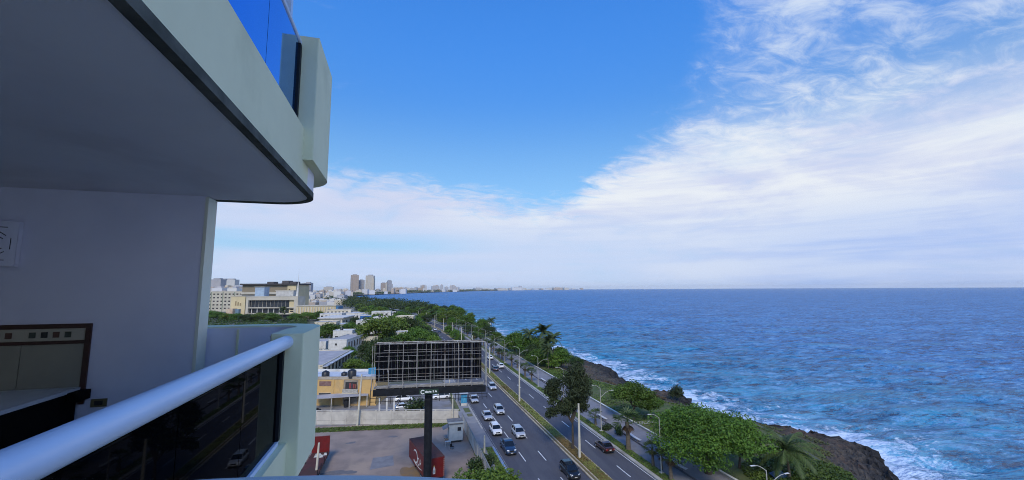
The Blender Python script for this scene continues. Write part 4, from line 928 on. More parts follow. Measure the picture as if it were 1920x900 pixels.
dk = tree('feathery_tree', 'dark drooping tree between the almond tree and the coconut palm', [(0, 0, 5.2, 1.6, 1.6, 1.4), (1.1, .3, 4.2, 1.4, 1.4, 1.3), (-1.0, -.3, 4.0, 1.4, 1.4, 1.2), (.2, -.6, 3.1, 1.3, 1.3, .9)], 4200, .17, L_NEED, 15, .16, 3.0, 4, aspect=4.5, hang=.4, up=.1, shell=.5)
dk.location = (48.2, 53.2, 0)
# palms
def fan_palm(seed, h=2.3, n=26, skirt=True):
    q = np.random.RandomState(seed); P = thing('fan_palm', 'p', 'palm'); tb = MB().path([(0, 0, -.1), (.03, 0, h*.5), (0, .04, h)], [.24, .18, .17], 9)
    tr = part('trunk', tb, PBARK, P)
    def fans(cnt, e0, e1, lr, seg=7):
        Q = []
        for i in range(cnt):
            a = i*2.39996+q.uniform(-.3, .3); e = q.uniform(e0, e1); dirv = np.array([math.cos(a)*math.cos(e), math.sin(a)*math.cos(e), math.sin(e)]); side = np.array([-math.sin(a), math.cos(a), 0]); upv = np.cross(dirv, side)*-1
            c = np.array([0, 0, h])+dirv*lr*.55
            Q.append([np.array([0, 0, h])-side*.02, np.array([0, 0, h])+side*.02, c+side*.02, c-side*.02])
            for k in range(seg):
                t = -1.15+2.3*k/(seg-1); dd = dirv*math.cos(t)+side*math.sin(t)-np.array([0, 0, .18*abs(t)]); w = np.cross(dd, upv); w /= np.linalg.norm(w); tip = c+dd*lr*.62*q.uniform(.85, 1.1)
                m_ = c+dd*lr*.34; Q.append([c, m_-w*.055, tip-np.array([0, 0, .10]), m_+w*.055])
        return np.array(Q)
    A = fans(n, -.25, 1.35, 1.35); part('crown', quads_mesh('crown', A, L_PALM, q.uniform(0, 1, len(A))), None, P)
    if skirt: B = fans(7, -1.3, -.8, .8); part('dead_skirt', quads_mesh('dead_skirt', B, L_OLD, q.uniform(0, 1, len(B))), None, P)
    return P
fp = fan_palm(3); fp2 = fan_palm(9, 1.5, 18, False)
_fp = [(36.4, 63.7, 1.85, 'fan palm in the verge behind the brown car, the fullest of the row', fp), (36.6, 57.1, 1.05, 'fan palm in the verge second from the bottom edge', fp), (37.0, 55.6, .85, 'small fan palm close behind the lamp post near the bottom edge', fp), (36.4, 52.6, 1.25, 'fan palm in the verge nearest the bottom edge', fp), (36.9, 76.4, 1.15, 'short fan palm beside the second promenade lamp post', fp2), (36.5, 115.6, 1.15, 'thin brown topped fan palm left of the third lamp post', fp), (36.4, 121.6, 1.25, 'fan palm with drooping brown crown beyond the third lamp post', fp), (36.9, 139.0, 1.5, 'dark fan palm just before the far lamp post', fp), (38.0, 136.0, 1.0, 'low fan palm beside the dark one before the far lamp post', fp2)]
_used = set()
for i, (x, y, s, lab, pr) in enumerate(_fp):
    place(pr, id(pr) not in _used, (x, y, .1), R(rng.uniform(0, 360)), s, lab, 'fan palms along the verge'); _used.add(id(pr))
for i, y in enumerate([150, 153.5, 157, 160, 168, 175, 183, 192, 201, 212, 224, 236, 250, 262, 275, 289, 303, 318]):
    place(fp, False, (36.5+rng.uniform(-.4, .9)+off(y), y, .1), R(rng.uniform(0, 360)), rng.uniform(.9, 1.45), 'small fan palm farther along the verge, %s beyond the far lamp post' % _ord[i] if i else 'small fan palm farther along the verge, directly beyond the far lamp post', 'far fan palms along the verge')
def coconut(seed, h=6.5, n=22, L=4.7):
    q = np.random.RandomState(seed); P = thing('coconut_palm', 'c', 'palm'); part('trunk', MB().path([(0, 0, -.2), (.15, .1, h*.4), (.1, .25, h*.75), (0, .2, h)], [.24, .17, .14, .13], 9), PBARK, P)
    Q = []; rb = MB()
    for i in range(n):
        a = i*2.39996+q.uniform(-.25, .25); e = q.uniform(.0, 1.25) if i > 4 else q.uniform(-.35, .2); l = L*q.uniform(.8, 1.1); pts = []
        p = np.array([0, .2, h]); m = 9
        for k in range(m+1):
            pts.append(p.copy()); ee = e-1.35*(k/m)**1.2; p = p+np.array([math.cos(a)*math.cos(ee), math.sin(a)*math.cos(ee), math.sin(ee)])*l/m
        rb.path([tuple(v) for v in pts], [.035*(1-.8*k/m) for k in range(m+1)], 4)
        side = np.array([-math.sin(a), math.cos(a), 0])
        for k in range(7*m):
            u = (k+.8)/(7*m)*m; j = int(u); f = u-j; c = pts[j]*(1-f)+pts[min(j+1, m)]*f; d = pts[min(j+1, m)]-pts[j]; d /= np.linalg.norm(d); ll = 1.15*math.sin(math.pi*min(.96, .10+.86*(u/m)))**.7
            for s in (-1, 1):
                o = side*s*.72+d*.55+np.array([0, 0, -.35-.25*q.rand()]); o /= np.linalg.norm(o); tip = c+o*ll; w = d*.045
                Q.append([c-w, c+w, c+o*ll*.6+w*.8, tip])
    part('ribs', rb, mk('palm_rib', (.10, .12, .05), None, 3), P)
    cr = part('crown', quads_mesh('crown', np.array(Q), L_PALM, q.uniform(0, 1, len(Q))), None, P)
    return P
cp = coconut(4, 3.9); place(cp, True, (51.8, 48.2, 0), R(15), 1.0, 'tall coconut palm with drooping fronds on the lawn at lower right')
cp2 = coconut(7, 8.0, 20, 4.2)
for i, (x, y, s, lab) in enumerate([(52.5, 152, 1.25, 'tall coconut palm rising highest from the tree group above the rocks'), (50.5, 141, 1.0, 'coconut palm with low fronds at the near side of the tree group'), (54.6, 146, 1.0, 'coconut palm at the seaward side of the tree group above the rocks'), (49.3, 158, 1.05, 'coconut palm at the back of the tree group above the rocks'), (47.5, 132, .8, 'young coconut palm at the foot of the tree group'), (53.6, 248, .9, 'lone coconut palm leaning at the shore beyond the tree group'), (-92.5, 384.3, 1.25, 'dark palm standing before the museum front')]):
    place(cp2, i == 0, (x, y, 0), R(rng.uniform(0, 360)), s, lab)
# trees of the middle distance, each its own object
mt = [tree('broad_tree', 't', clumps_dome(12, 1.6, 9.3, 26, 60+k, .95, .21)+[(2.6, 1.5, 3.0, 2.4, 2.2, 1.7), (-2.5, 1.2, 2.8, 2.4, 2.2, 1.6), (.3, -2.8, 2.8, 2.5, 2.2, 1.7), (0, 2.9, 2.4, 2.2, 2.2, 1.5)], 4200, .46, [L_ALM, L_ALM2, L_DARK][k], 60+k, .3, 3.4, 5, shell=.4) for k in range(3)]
_mtu = set()
def mtree(k, x, y, w, h, lab, group=None):
    o = place(mt[k], k not in _mtu, (x, y, 0), R(rng.uniform(0, 360)), (w/12, w/12, h/9.6), lab, group); _mtu.add(k); return o
for k, x, y, w, h, lab in [
 (0, 46.5, 170, 11, 9.5, 'dark green almond tree at the left end of the tree group above the rocks'), (0, 48.6, 160, 9, 8.6, 'green almond tree in the middle of the tree group above the rocks'), (2, 47.4, 148, 8, 7, 'dark tree at the near side of the tree group above the rocks'), (0, 53.5, 136, 8, 6.2, 'low tree at the right end of the tree group above the rocks'), (2, 56.5, 130, 5, 4.4, 'dark low tree where the tree group meets the brown rocks'),
 (0, 45.8, 138, 8.5, 6.6, 'green bushy tree nearest the walkway in the tree group above the rocks'), (0, 50.5, 150, 10, 8.5, 'dense green tree in the heart of the tree group above the rocks'), (2, 53.0, 160, 10, 8.4, 'dark dense tree at the seaward back of the tree group'), (0, 49.5, 182, 9, 7.6, 'green tree left behind the tree group above the rocks'), (1, 49.3, 134, 7.0, 5.2, 'yellow green shrubby tree before the young coconut palm'), (0, 57.0, 147, 7, 5.6, 'low green tree at the seaward edge of the tree group'),
 (1, -9.5, 206, 21, 15.2, 'huge spreading yellow green tree behind the left end of the billboard'), (1, -3.5, 228, 19, 14.5, 'spreading yellow green tree behind the middle of the huge one'), (2, 4.0, 236, 13, 13.0, 'dark round tree at the right of the huge spreading tree'), (0, 8.0, 210, 12, 9.0, 'green tree directly above the billboard middle'), (0, 12.0, 196, 10, 8.0, 'green tree above the billboard beside the road bend'), (0, 1.5, 190, 11, 8.5, 'green tree above the billboard left of the road bend'), (2, -4.0, 176, 10, 8.0, 'dark tree close above the billboard left half'),
 (2, -7.3, 146, 7.5, 11.5, 'tall dark tree between the pale terraces and the billboard'), (2, -10.8, 160, 6.5, 9.0, 'dark tree behind the tall dark one by the billboard'), (1, -13.2, 143, 7.5, 5.2, 'bright green tree before the tall dark one by the billboard'), (0, -9.0, 136, 6.0, 4.6, 'low green tree above the blue roof tank'), (0, -18.0, 172, 6, 5.6, 'small green tree at the corner of the white terrace'),
 (0, -34.0, 238, 13, 10.2, 'dense dark green tree above the white houses at left'), (0, -25.5, 245, 12, 9.6, 'dense green tree right of the dark one above the white houses'), (0, -42.0, 245, 11, 8.8, 'green tree beside the balcony pier above the white houses'),
 (2, -22.0, 300, 11, 9, 'dark tree below the blue shed'), (0, -14.0, 300, 12, 10, 'green tree right of the blue shed'), (2, -30, 318, 9, 8, 'dark tree left of the blue shed'),
 (1, 34.0+2, 318, 17, 12.3, 'yellow green domed tree standing at the shore beyond the billboard'), (0, 46.0, 292, 13, 9.6, 'green tree at the shore right of the domed one'), (0, 51.5, 266, 10, 8.2, 'green tree at the shore above the billboard right corner'), (2, 48.5, 232, 9, 6.6, 'dark tree beyond the promenade bend at the billboard corner'), (0, 47.5, 208, 7, 5.6, 'small green tree on the lawn at the promenade bend'), (0, 45.0, 244, 7, 5.0, 'low green tree on the lawn past the promenade bend'),
 (0, 10.5, 168, 7, 5.4, 'low green tree on the pavement directly above the billboard right half'), (2, 9.0, 184, 7, 6.2, 'dark small tree beside the road above the billboard'), (0, 12.5, 232, 8, 7, 'green tree left of the far car queue'), (0, 9.0, 262, 9, 8, 'green tree left of the far bend'), (2, 6.0, 285, 10, 9, 'dark tree left of the far bend'), (0, 2.0, 315, 12, 10, 'green tree at the far bend')]:
    mtree(k, x, y, w, h, lab)
for i, (x, y, w, h) in enumerate([(-165, 440, 16, 9), (-154, 428, 15, 8.5), (-143, 415, 13, 7.5), (-132, 404, 13, 8), (-122, 398, 14, 7.5), (-112, 396, 15, 8.6), (-102, 392, 13, 8.6), (-83, 384, 12, 8.2), (-75, 388, 14, 9.0), (-68, 396, 13, 9)]):
    mtree([0, 0, 1, 0, 2, 1, 0, 0, 1, 0][i], x, y, w, h, 'green tree in the row before the museum, %s from the left' % (_ord[i] if i else 'first'), 'trees before the museum')
q = random.Random(12)
for i in range(26):
    y = 330+i*8; sx = float(np.interp(y, [s[1] for s in SHORE], [s[0] for s in SHORE])); x = sx-q.uniform(8, 26) if i % 2 else off(y)+q.uniform(46, 50)
    mtree(i % 3, x, y, q.uniform(8, 13), q.uniform(7, 11), 'far green tree on the seaward side of the shore road, %s past the dome' % (_ord[i] if 0 < i < 20 else 'first' if i == 0 else 'twenty %s' % ['first', 'second', 'third', 'fourth', 'fifth', 'sixth'][i-20]), 'far trees on the seaward side')
for i in range(16):
    y = 330+i*14; x = off(y)+q.uniform(-14, 12)
    mtree((i+1) % 3, x, y, q.uniform(10, 16), q.uniform(8, 12), 'far green tree on the town side of the shore road, %s beyond the bend' % (_ord[i] if i else 'first'), 'far trees on the town side')
for i, (x, y, w, h) in enumerate([(9, 206, 9, 8.5), (11.5, 222, 9, 9), (10, 244, 10, 9.5), (12.0, 256, 9, 9), (10.5, 276, 10, 10), (9, 296, 11, 10), (6, 308, 11, 10.5), (0, 330, 13, 11)]):
    mtree([0, 2, 0, 1, 0, 2, 0, 0][i], x, y, w, h, 'green tree lining the left pavement before the far bend, %s in its row' % (_ord[i] if i else 'first'), 'trees lining the left pavement')
for i, (dx, y, w, h) in enumerate([(13.5, 178, 7, 6), (14, 192, 7.5, 6.5), (27.6, 204, 5, 5.5), (14, 208, 8, 7), (27.6, 222, 6, 6), (13.5, 238, 9, 8), (27.6, 244, 6, 6.5), (27.6, 330, 8, 8), (13, 345, 10, 9), (27.6, 352, 8, 8), (38, 216, 6, 5), (39, 246, 6.5, 5.5)]):
    mtree([0, 1, 0, 2][i % 4], dx+off(y), y, w, h, 'leafy tree hiding the shore road beyond the billboard, %s of its row' % (_ord[i] if i else 'nearest'), 'trees hiding the far road')
for i in range(12):
    y = 296+i*19; mtree([0, 2, 1][i % 3], off(y)+38.5+5*rng.random(), y, rng.uniform(6, 9), rng.uniform(5.5, 8), 'tree on the far promenade among the lamp posts, %s beyond the bend' % (_ord[i] if i else 'first'), 'trees on the far promenade')
# far woods that read as one mass
def wood(name, pts, size, per, mat, seed):
    return struct(name, crown(name, pts, per*len(pts), size, mat, seed, shell=.4), None, 'stuff')
q = random.Random(31); P1 = []
shx = lambda y: float(np.interp(y, [s[1] for s in SHORE], [s[0] for s in SHORE]))
for i in range(420):
    y = 520+900*q.random()**1.2; x = shx(y)-q.uniform(8, 70+y*.06); h = q.uniform(6, 12); P1.append((x, y, h*.62, q.uniform(5, 9), q.uniform(5, 9), h*.45))
wood('far_wood', P1, 1.5, 70, L_FAR, 31)
P2 = []
for i in range(260):
    y = 1450+q.random()**1.3*2100; x = shx(y)-q.uniform(12, 130); h = q.uniform(7, 14); P2.append((x, y, h*.6, q.uniform(9, 20), q.uniform(9, 20), h*.5))
for i in range(160):
    y = 600+q.random()*1300; x = -.16*y-60-q.uniform(0, .33*y); h = q.uniform(6, 11); P2.append((x, y, h*.6, q.uniform(7, 13), q.uniform(7, 13), h*.5))
wood('far_wood', P2, 2.6, 60, L_FAR, 33)
P3 = []
for i in range(240):
    t = q.random(); y = 3400+t*6500; x = float(np.interp(y, [s[1] for s in SHORE], [s[0] for s in SHORE]))-q.uniform(20, 900); P3.append((x, y, 8, q.uniform(40, 110), q.uniform(40, 110), q.uniform(8, 18)))
wood('far_wood', P3, 12, 45, L_FAR, 37)
P4 = []
q = random.Random(41)
for i in range(330):
    y = 128+q.random()**1.3*330; x = q.uniform(-30-.22*(y-100), 9+off(y)*.9); P4.append((x, y, .8, q.uniform(1.6, 4.2), q.uniform(1.6, 4.2), q.uniform(.9, 2.0)))
wood('undergrowth', P4, .55, 70, L_FAR, 43)
P5 = []
for i in range(260):
    y = q.uniform(250, 420); P5.append((-y*q.uniform(.20, .46), y, 1.0, q.uniform(2, 5), q.uniform(2, 5), q.uniform(1.2, 3.4)))
wood('undergrowth', P5, .8, 60, L_FAR, 47)
# ground cover
q = np.random.RandomState(5)
def cover(name, n, fx, mat, size, seed, flat=1.2):
    r = np.random.RandomState(seed); P = fx(r, n); N = len(P); nor = r.normal(size=(N, 3))*.6+np.array([0, 0, flat]); nor /= np.linalg.norm(nor, axis=1)[:, None]; t = np.cross(nor, r.normal(size=(N, 3))); t /= np.linalg.norm(t, axis=1)[:, None]; b = np.cross(nor, t); s = size*r.uniform(.6, 1.4, N)[:, None]
    cl = .5+.5*np.sin(P[:, 0]*.9+np.sin(P[:, 1]*.7)*2)*np.sin(P[:, 1]*.6+1.3*np.sin(P[:, 0]*.5))
    return struct(name, quads_mesh(name, np.stack([P-t*s, P-b*s*.6, P+t*s, P+b*s*.6], 1), mat, np.clip(cl*.8+r.uniform(-.2, .4, N), 0, 1)), None, 'stuff')
med_o = leafmat('median_cover_ochre', (.21, .145, .035), (.36, .26, .07)); med_g = leafmat('median_cover_green', (.15, .17, .03), (.36, .38, .09))
def fmed(band):
    def f(r, n):
        y = 42+(r.uniform(0, 1, n)**1.7)*190; x = r.uniform(26.86, 28.42, n); k = np.sin(y*.16+.4)+.55*np.sin(y*.43+1)+r.normal(0, .35, n)+np.clip((y-62)/45, -.5, .9); m = k < -.1 if band else k >= -.1; y, x = y[m], x[m]
        return np.stack([x+np.array([off(v) for v in y]), y, .12+.22*r.uniform(0, 1, len(y))], 1)
    return f
cover('median_plants', 26000, fmed(1), med_o, .14, 3, 4.0); cover('median_plants', 26000, fmed(0), med_g, .14, 4, 4.0)
def fverge(r, n):
    y = 42+(r.uniform(0, 1, n)**1.6)*110; x = r.uniform(35.25, 36.7, n); return np.stack([x, y, .10+.10*r.uniform(0, 1, n)], 1)
GC = leafmat('ground_cover', (.045, .08, .015), (.16, .23, .045))
cover('verge_grass', 9000, fverge, GC, .11, 6)
def flawn(r, n):
    y = 42+(r.uniform(0, 1, n)**1.5)*90; w = np.array([INNER(v) for v in y])+.6; x = 44.7+(w-44.7)*r.uniform(0, 1, n); k = np.sin(x*.35+y*.13)+np.sin(y*.24-x*.2+2)+r.normal(0, .5, n); m = k > -.5
    return np.stack([x, y, .03+.22*r.uniform(0, 1, n)], 1)[m]
cover('lawn_grass', 30000, flawn, GC, .17, 7)
def flush(r, n):
    a = r.uniform(0, 6.28, n); d = np.sqrt(r.uniform(0, 1, n)); x = 54.5+7.5*d*np.cos(a); y = 49.5+6.0*d*np.sin(a); return np.stack([x, y, .1+.55*r.uniform(0, 1, n)*(1-d*d*.7)], 1)
cover('creeping_plants', 8000, flush, leafmat('creeper', (.035, .075, .012), (.12, .20, .03)), .20, 8)
def fstrip(r, n):
    x = r.uniform(-31, 11.5, n); t = (x+32)/43.8; y = 91.6-6.2*t-r.uniform(.0, 2.6, n); return np.stack([x, y, .02+.16*r.uniform(0, 1, n)], 1)
cover('strip_grass', 9000, fstrip, GC, .12, 9)
def frock(r, n):
    y = 95+r.uniform(0, 1, n)*60; w = np.array([INNER(v) for v in y]); x = w+r.uniform(-2, 9, n); k = np.sin(x*.5+y*.2)+np.sin(y*.33-x*.3); m = k > .3
    return np.stack([x, y, -.0+.2*r.uniform(0, 1, n)-2.6*((x-w).clip(0, 14)/14)**.75], 1)[m]
cover('dry_scrub', 9000, frock, leafmat('dry_scrub_leaf', (.07, .06, .025), (.15, .10, .045)), .2, 10)
def fshelf(r, n):
    y = 46+r.uniform(0, 1, n)*44; w = np.array([INNER(v) for v in y]); sx_ = np.interp(y, [s[1] for s in SHORE], [s[0] for s in SHORE]); t = r.uniform(0, .62, n)**1.2; x = w+t*(sx_-w); k = np.sin(x*.9+y*.35)+np.sin(y*.6-x*.5+1)+1.1-3.2*t; m = k > .2
    return np.stack([x, y, .15+.25*r.uniform(0, 1, n)-3.7*t**.75], 1)[m]
cover('shelf_scrub', 9000, fshelf, leafmat('shelf_scrub_leaf', (.05, .06, .02), (.13, .14, .04)), .17, 15)
def fdrive(r, n):
    x = r.choice([12.9, 14.8], n)+r.normal(0, .35, n); y = r.uniform(45, 70.5, n); return np.stack([x, y, .08+.12*r.uniform(0, 1, n)], 1)
cover('verge_grass', 3500, fdrive, GC, .12, 13)
# ------------------------------------------------------------------ houses of the middle distance
W_WHITE = mk('white_render', (.62, .61, .58), (.54, .53, .50), .8, .85, c3=(.42, .41, .38), s3=.3); W_CREAM = mk('cream_render', (.60, .54, .42), (.53, .48, .37), .6, .85, c3=(.42, .38, .30), s3=.2)
W_YEL = mk('yellow_render', (.56, .36, .14), (.50, .33, .13), .7, .85, c3=(.44, .30, .14), s3=.3); ROOF_G = mk('grey_flat_roof', (.38, .37, .39), (.28, .28, .30), .4, .9, c3=(.33, .33, .35), s3=.12)
ROOF_B = mk('pale_metal_roof', (.50, .54, .60), (.42, .46, .53), .5, .6, c3=(.30, .31, .34), s3=.25); DARKW = mk('dark_opening', (.018, .018, .02), (.03, .03, .032), 2, .7); FRAMEW = mk('window_frame_white', (.55, .55, .53)); TANKB = mk('black_water_tank', (.014, .016, .022), None, 3, .45)
def windows(T, rects, y=-.0, mat=DARKW, frame=FRAMEW, d=.05):
    """rects in (x0, x1, z0, z1) on the local front plane at y"""
    for x0, x1, z0, z1 in rects:
        w = part('window', MB().box(x0-.06, x1+.06, y-d, y-.003, z0-.06, z1+.06), frame, T); part('pane', MB().box(x0, x1, y-d-.02, y-d-.001, z0, z1), mat, w)
def yellow_house():
    H = thing('yellow_house', 'two storey ochre yellow house with black roof tanks behind the white wall', 'house', (-24.2, 108.1, 0), math.atan2(-3.6, 12.4))
    part('wall', MB().box(0, 20.4, 0, 8.5, 0, 5.75), W_YEL, H); part('parapet', MB().box(-.08, 20.48, -.08, .25, 5.751, 6.35), mk('dirty_parapet', (.42, .37, .29), (.30, .26, .21), .8, .9), H)
    part('roof', MB().box(0, 20.4, .26, 8.5, 5.752, 5.95), ROOF_B, H); part('parapet', MB().box(0, 20.4, 8.2, 8.5, 5.951, 6.5), W_WHITE, H)
    windows(H, [(7.3, 10.0, 1.75, 2.75)], 0); windows(H, [(1.5, 4.2, 1.75, 2.75), (1.5, 4.2, 4.3, 5.2)], 0)
    wb = MB(); 
    part('louvre', MB().box(7.3, 10.0, -.10, -.003, 4.35, 5.35), mk('red_louvre', (.16, .08, .07), (.22, .14, .12), 3), H)
    part('balcony_opening', MB().box(12.9, 16.2, -.06, -.003, .3, 5.6), mk('recess_paint', (.30, .26, .21), (.20, .17, .14), 1.0, .9), H)
    part('balcony_slab', MB().box(12.7, 16.4, -.55, -.001, 2.72, 2.90), W_CREAM, H); part('balcony_rail', MB().box(12.8, 16.3, -.50, -.44, 2.901, 3.75), mk('balcony_rail_pale', (.40, .38, .34), (.26, .25, .22), 5), H)
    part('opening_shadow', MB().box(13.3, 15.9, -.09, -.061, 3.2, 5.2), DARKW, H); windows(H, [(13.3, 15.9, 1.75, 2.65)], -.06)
    for x in (10.4, 12.6, 16.7): part('pilaster', MB().box(x, x+.30, -.16, -.001, 0, 5.75), mk('pilaster_paint', (.55, .36, .14), (.46, .31, .13)), H)
    part('drain_pipe', MB().path([(19.0, -.12, .1), (19.1, -.12, 3), (19.45, -.14, 5.9)], .11, 8), mk('drain_brown', (.12, .09, .05)), H)
    part('ground_tank', MB().tube((14.2, -1.3, .03), (14.2, -1.3, 1.55), .55, .5, 16), TANKB, H)
    lx = mk('laundry_red', (.28, .04, .04), (.20, .05, .05), 2)
    for k in range(4): part('hung_cloth', MB().box(14.4+.42*k, 14.74+.42*k, -.62, -.60, 3.9, 5.1-.1*k), [lx, mk('laundry_dark', (.06, .05, .06)), lx, mk('laundry_rust', (.22, .08, .05))][k], H)
    c, s = math.cos(H.rotation_euler.z), math.sin(H.rotation_euler.z); wp = lambda x, y, z: (H.location.x+c*x-s*y, H.location.y+s*x+c*y, z)
    def tank(x, y, z, r, h, lab):
        T = thing('water_tank', lab, 'water tank', wp(x, y, z)); part('tank_body', MB().path([(0, 0, 0), (0, 0, h*.8), (0, 0, h*.95), (0, 0, h)], [r, r, r*.7, r*.35], 18), TANKB, T); part('lid', MB().tube((0, 0, h), (0, 0, h+.12), r*.32, r*.3, 12), TANKB, T)
    tank(14.4, .75, 5.955, .95, 1.9, 'black water tank upright on the yellow house roof above the balcony'); tank(8.2, .9, 5.955, .85, 1.5, 'black water tank at the left end of the yellow house roof'); tank(11.6, 3.2, 5.955, .7, .8, 'low black water tank farther back on the yellow house roof')
    B = thing('roof_tank', 'bright blue tank on the pale roof behind the yellow house front', 'water tank', wp(18.0, 5.6, 5.955)); part('tank_body', MB().prism([(1.5*math.cos(t)*1.0, .8*math.sin(t)) for t in np.linspace(0, 2*math.pi, 9)[:-1]], 0, 1.2), mk('tank_blue', (.03, .20, .36), (.04, .25, .42), 3, .5), B); part('rim', MB().prism([(1.56*math.cos(t), .86*math.sin(t)) for t in np.linspace(0, 2*math.pi, 9)[:-1]], 1.201, 1.28), mk('tank_blue_rim', (.05, .28, .45)), B)
    P = thing('porch_roof', 'low grey canopy roof before the yellow house above the white wall', 'canopy', wp(8.0, -4.6, 0)); part('roof', MB().box(0, 11.5, 0, 3.4, 2.5, 2.65), ROOF_G, P)
    for x in (.2, 3.9, 7.6, 11.3): part('post', MB().box(x-.08, x+.08, .1, .26, 0, 2.499), CONC_L, P)
    for i, x in enumerate((20.8, 22.6, 24.4)):
        pp = thing('gate_post', ['leftmost white gate post beside the yellow house yard', 'middle white gate post beside the yellow house yard', 'rightmost white gate post before the parked white crossover'][i], 'post', (-3.6+1.5*i, 96.2-.2*i, 0), 0, 'white gate posts'); part('shaft', MB().box(-.16, .16, -.16, .16, 0, 2.9), W_WHITE, pp); part('cap', MB().box(-.2, .2, -.2, .2, 2.901, 3.0), W_WHITE, pp)
yellow_house()
def block(kind, label, cat, loc, rz, w, d, h, wall, roof, rects=(), side_rects=(), parapet=.4, extra=None, wmat=DARKW):
    B = thing(kind, label, cat, loc, rz); part('wall', MB().box(0, w, 0, d, 0, h), wall, B); part('roof', MB().box(.2, w-.2, .2, d-.2, h+.001, h+.06), roof, B)
    if parapet: 
        m = MB(); m.box(-.05, w+.05, -.05, .2, h+.002, h+parapet); m.box(-.05, w+.05, d-.2, d+.05, h+.002, h+parapet); m.box(-.05, .2, .201, d-.201, h+.002, h+parapet); m.box(w-.2, w+.05, .201, d-.201, h+.002, h+parapet); part('parapet', m, wall, B)
    windows(B, rects, 0, wmat)
    for y0, y1, z0, z1 in side_rects:
        f = part('window', MB().box(w+.003, w+.05, y0-.06, y1+.06, z0-.06, z1+.06), FRAMEW, B); part('pane', MB().box(w+.051, w+.07, y0, y1, z0, z1), wmat, f)
    if extra: extra(B)
    return B
def houses():
    def gallery(B):
        for k in range(8): part('column', MB().box(13.5, 13.7, 1.5+3.6*k, 1.75+3.6*k, 0, 4.6), W_CREAM, B)
        part('eave', MB().box(12.2, 14.2, 0, 30, 4.7, 4.9), ROOF_B, B); part('gallery_wall', MB().box(13.52, 13.66, .5, 29.5, .05, 1.3), mk('brick_red_wall', (.34, .22, .14), (.26, .17, .11), 1, .9), B)
    block('terrace_house', 'long weathered pale terrace house with grey roof and dark window openings beside the pier', 'house', (-33.2, 131, 0), R(-8), 13, 30, 5.0, W_CREAM, ROOF_G, (), [(1.6+3.6*k, 3.4+3.6*k, 1.9, 4.1) for k in range(8)], .25, gallery)
    block('terrace_house', 'white terrace house with dark shutters on its long sunlit side', 'house', (-27.2, 184, 0), R(-14), 7.2, 22, 5.9, W_WHITE, ROOF_G, [(2.6, 3.4, 3.9, 4.7)], [(2+3.2*k, 3.2+3.2*k, 2.6, 5.0) for k in range(6)], .35)
    block('house', 'low white house with a dark open porch beside the pier', 'house', (-42, 192, 0), R(-8), 13, 10, 4.6, W_WHITE, ROOF_G, [(2, 9.5, 1.2, 3.8)], (), .3)
    single('yard_wall', MB().box(0, 14, 0, .3, 0, 2.8), W_WHITE, 'plain white yard wall before the white terrace house', 'wall', (-33.5, 181, 0), R(-8))
    block('house', 'cream house with flat overhanging roof and two small square windows beyond the dark tree', 'house', (-52.5, 312, 0), R(-10), 15, 26, 6.6, W_CREAM, ROOF_B, [(8.2, 9.4, 3.9, 5.4), (10.0, 11.2, 3.9, 5.4)], [(3, 5, 3, 5), (9, 11, 3, 5)], 0, lambda B: part('eave', MB().box(-1, 16, -1, 27, 6.7, 7.3), W_WHITE, B))
    block('house', 'low pale house under the cream one beside the pier', 'house', (-50, 292, 0), R(-10), 16, 12, 4.0, W_WHITE, ROOF_B, [(3, 5, 1.8, 3), (9, 11, 1.8, 3)], (), .3)
    B = block('shed', 'white shed with a large bright blue wall behind the dark tree', 'shed', (-31, 349, 0), R(-10), 22, 16, 6.2, W_WHITE, ROOF_B, (), (), .3)
    part('blue_wall', MB().box(1.5, 13, -.12, -.003, 1.2, 5.9), mk('bright_blue_paint', (.025, .12, .36), (.02, .10, .30), .4, .6), B)
    block('house', 'flat white roofed building behind the blue shed', 'house', (-45, 372, 0), R(-10), 22, 18, 6.8, W_WHITE, ROOF_B, [(3+4*k, 5+4*k, 3, 5) for k in range(4)], (), .4)
    block('house', 'grey roofed building right of the blue shed among trees', 'house', (-16, 372, 0), R(-10), 20, 20, 6.4, W_WHITE, ROOF_G, [(3+4*k, 5+4*k, 2.6, 4.6) for k in range(4)], (), .4)
    block('house', 'small white house half hidden above the billboard left half', 'house', (-1.5, 214, 0), R(-8), 8, 7, 5.2, W_WHITE, ROOF_B, [(1, 2.4, 2.2, 3.8), (4.6, 6.8, 2.2, 3.8)], (), .4)
    block('house', 'low pale house behind trees just left of the billboard corner', 'house', (-17, 200, 0), R(-8), 8, 10, 5.0, W_CREAM, ROOF_G, [(1.2, 3, 2, 3.6), (5, 6.6, 2, 3.6)], [(2, 4, 2, 3.6)], .3)
    block('kiosk', 'small white kiosk on the pavement above the billboard top edge', 'kiosk', (14, 214, 0), R(-4), 4, 4, 3.0, W_WHITE, ROOF_B, [(1, 3, 1.2, 2.2)], (), .2)
    R_ = thing('red_sign', 'tall red and white banner standing beside the cream house', 'banner', (-37.5, 330, 0)); part('cloth', MB().box(-1.6, 1.6, -.08, .08, 1.5, 7.2), mk('banner_red', (.34, .03, .02), (.42, .16, .13), .9, .7, lo=.5, hi=.6), R_); part('pole', MB().tube((-1.75, 0, 0), (-1.75, 0, 9.5), .12, .10, 8), POLEW, R_)
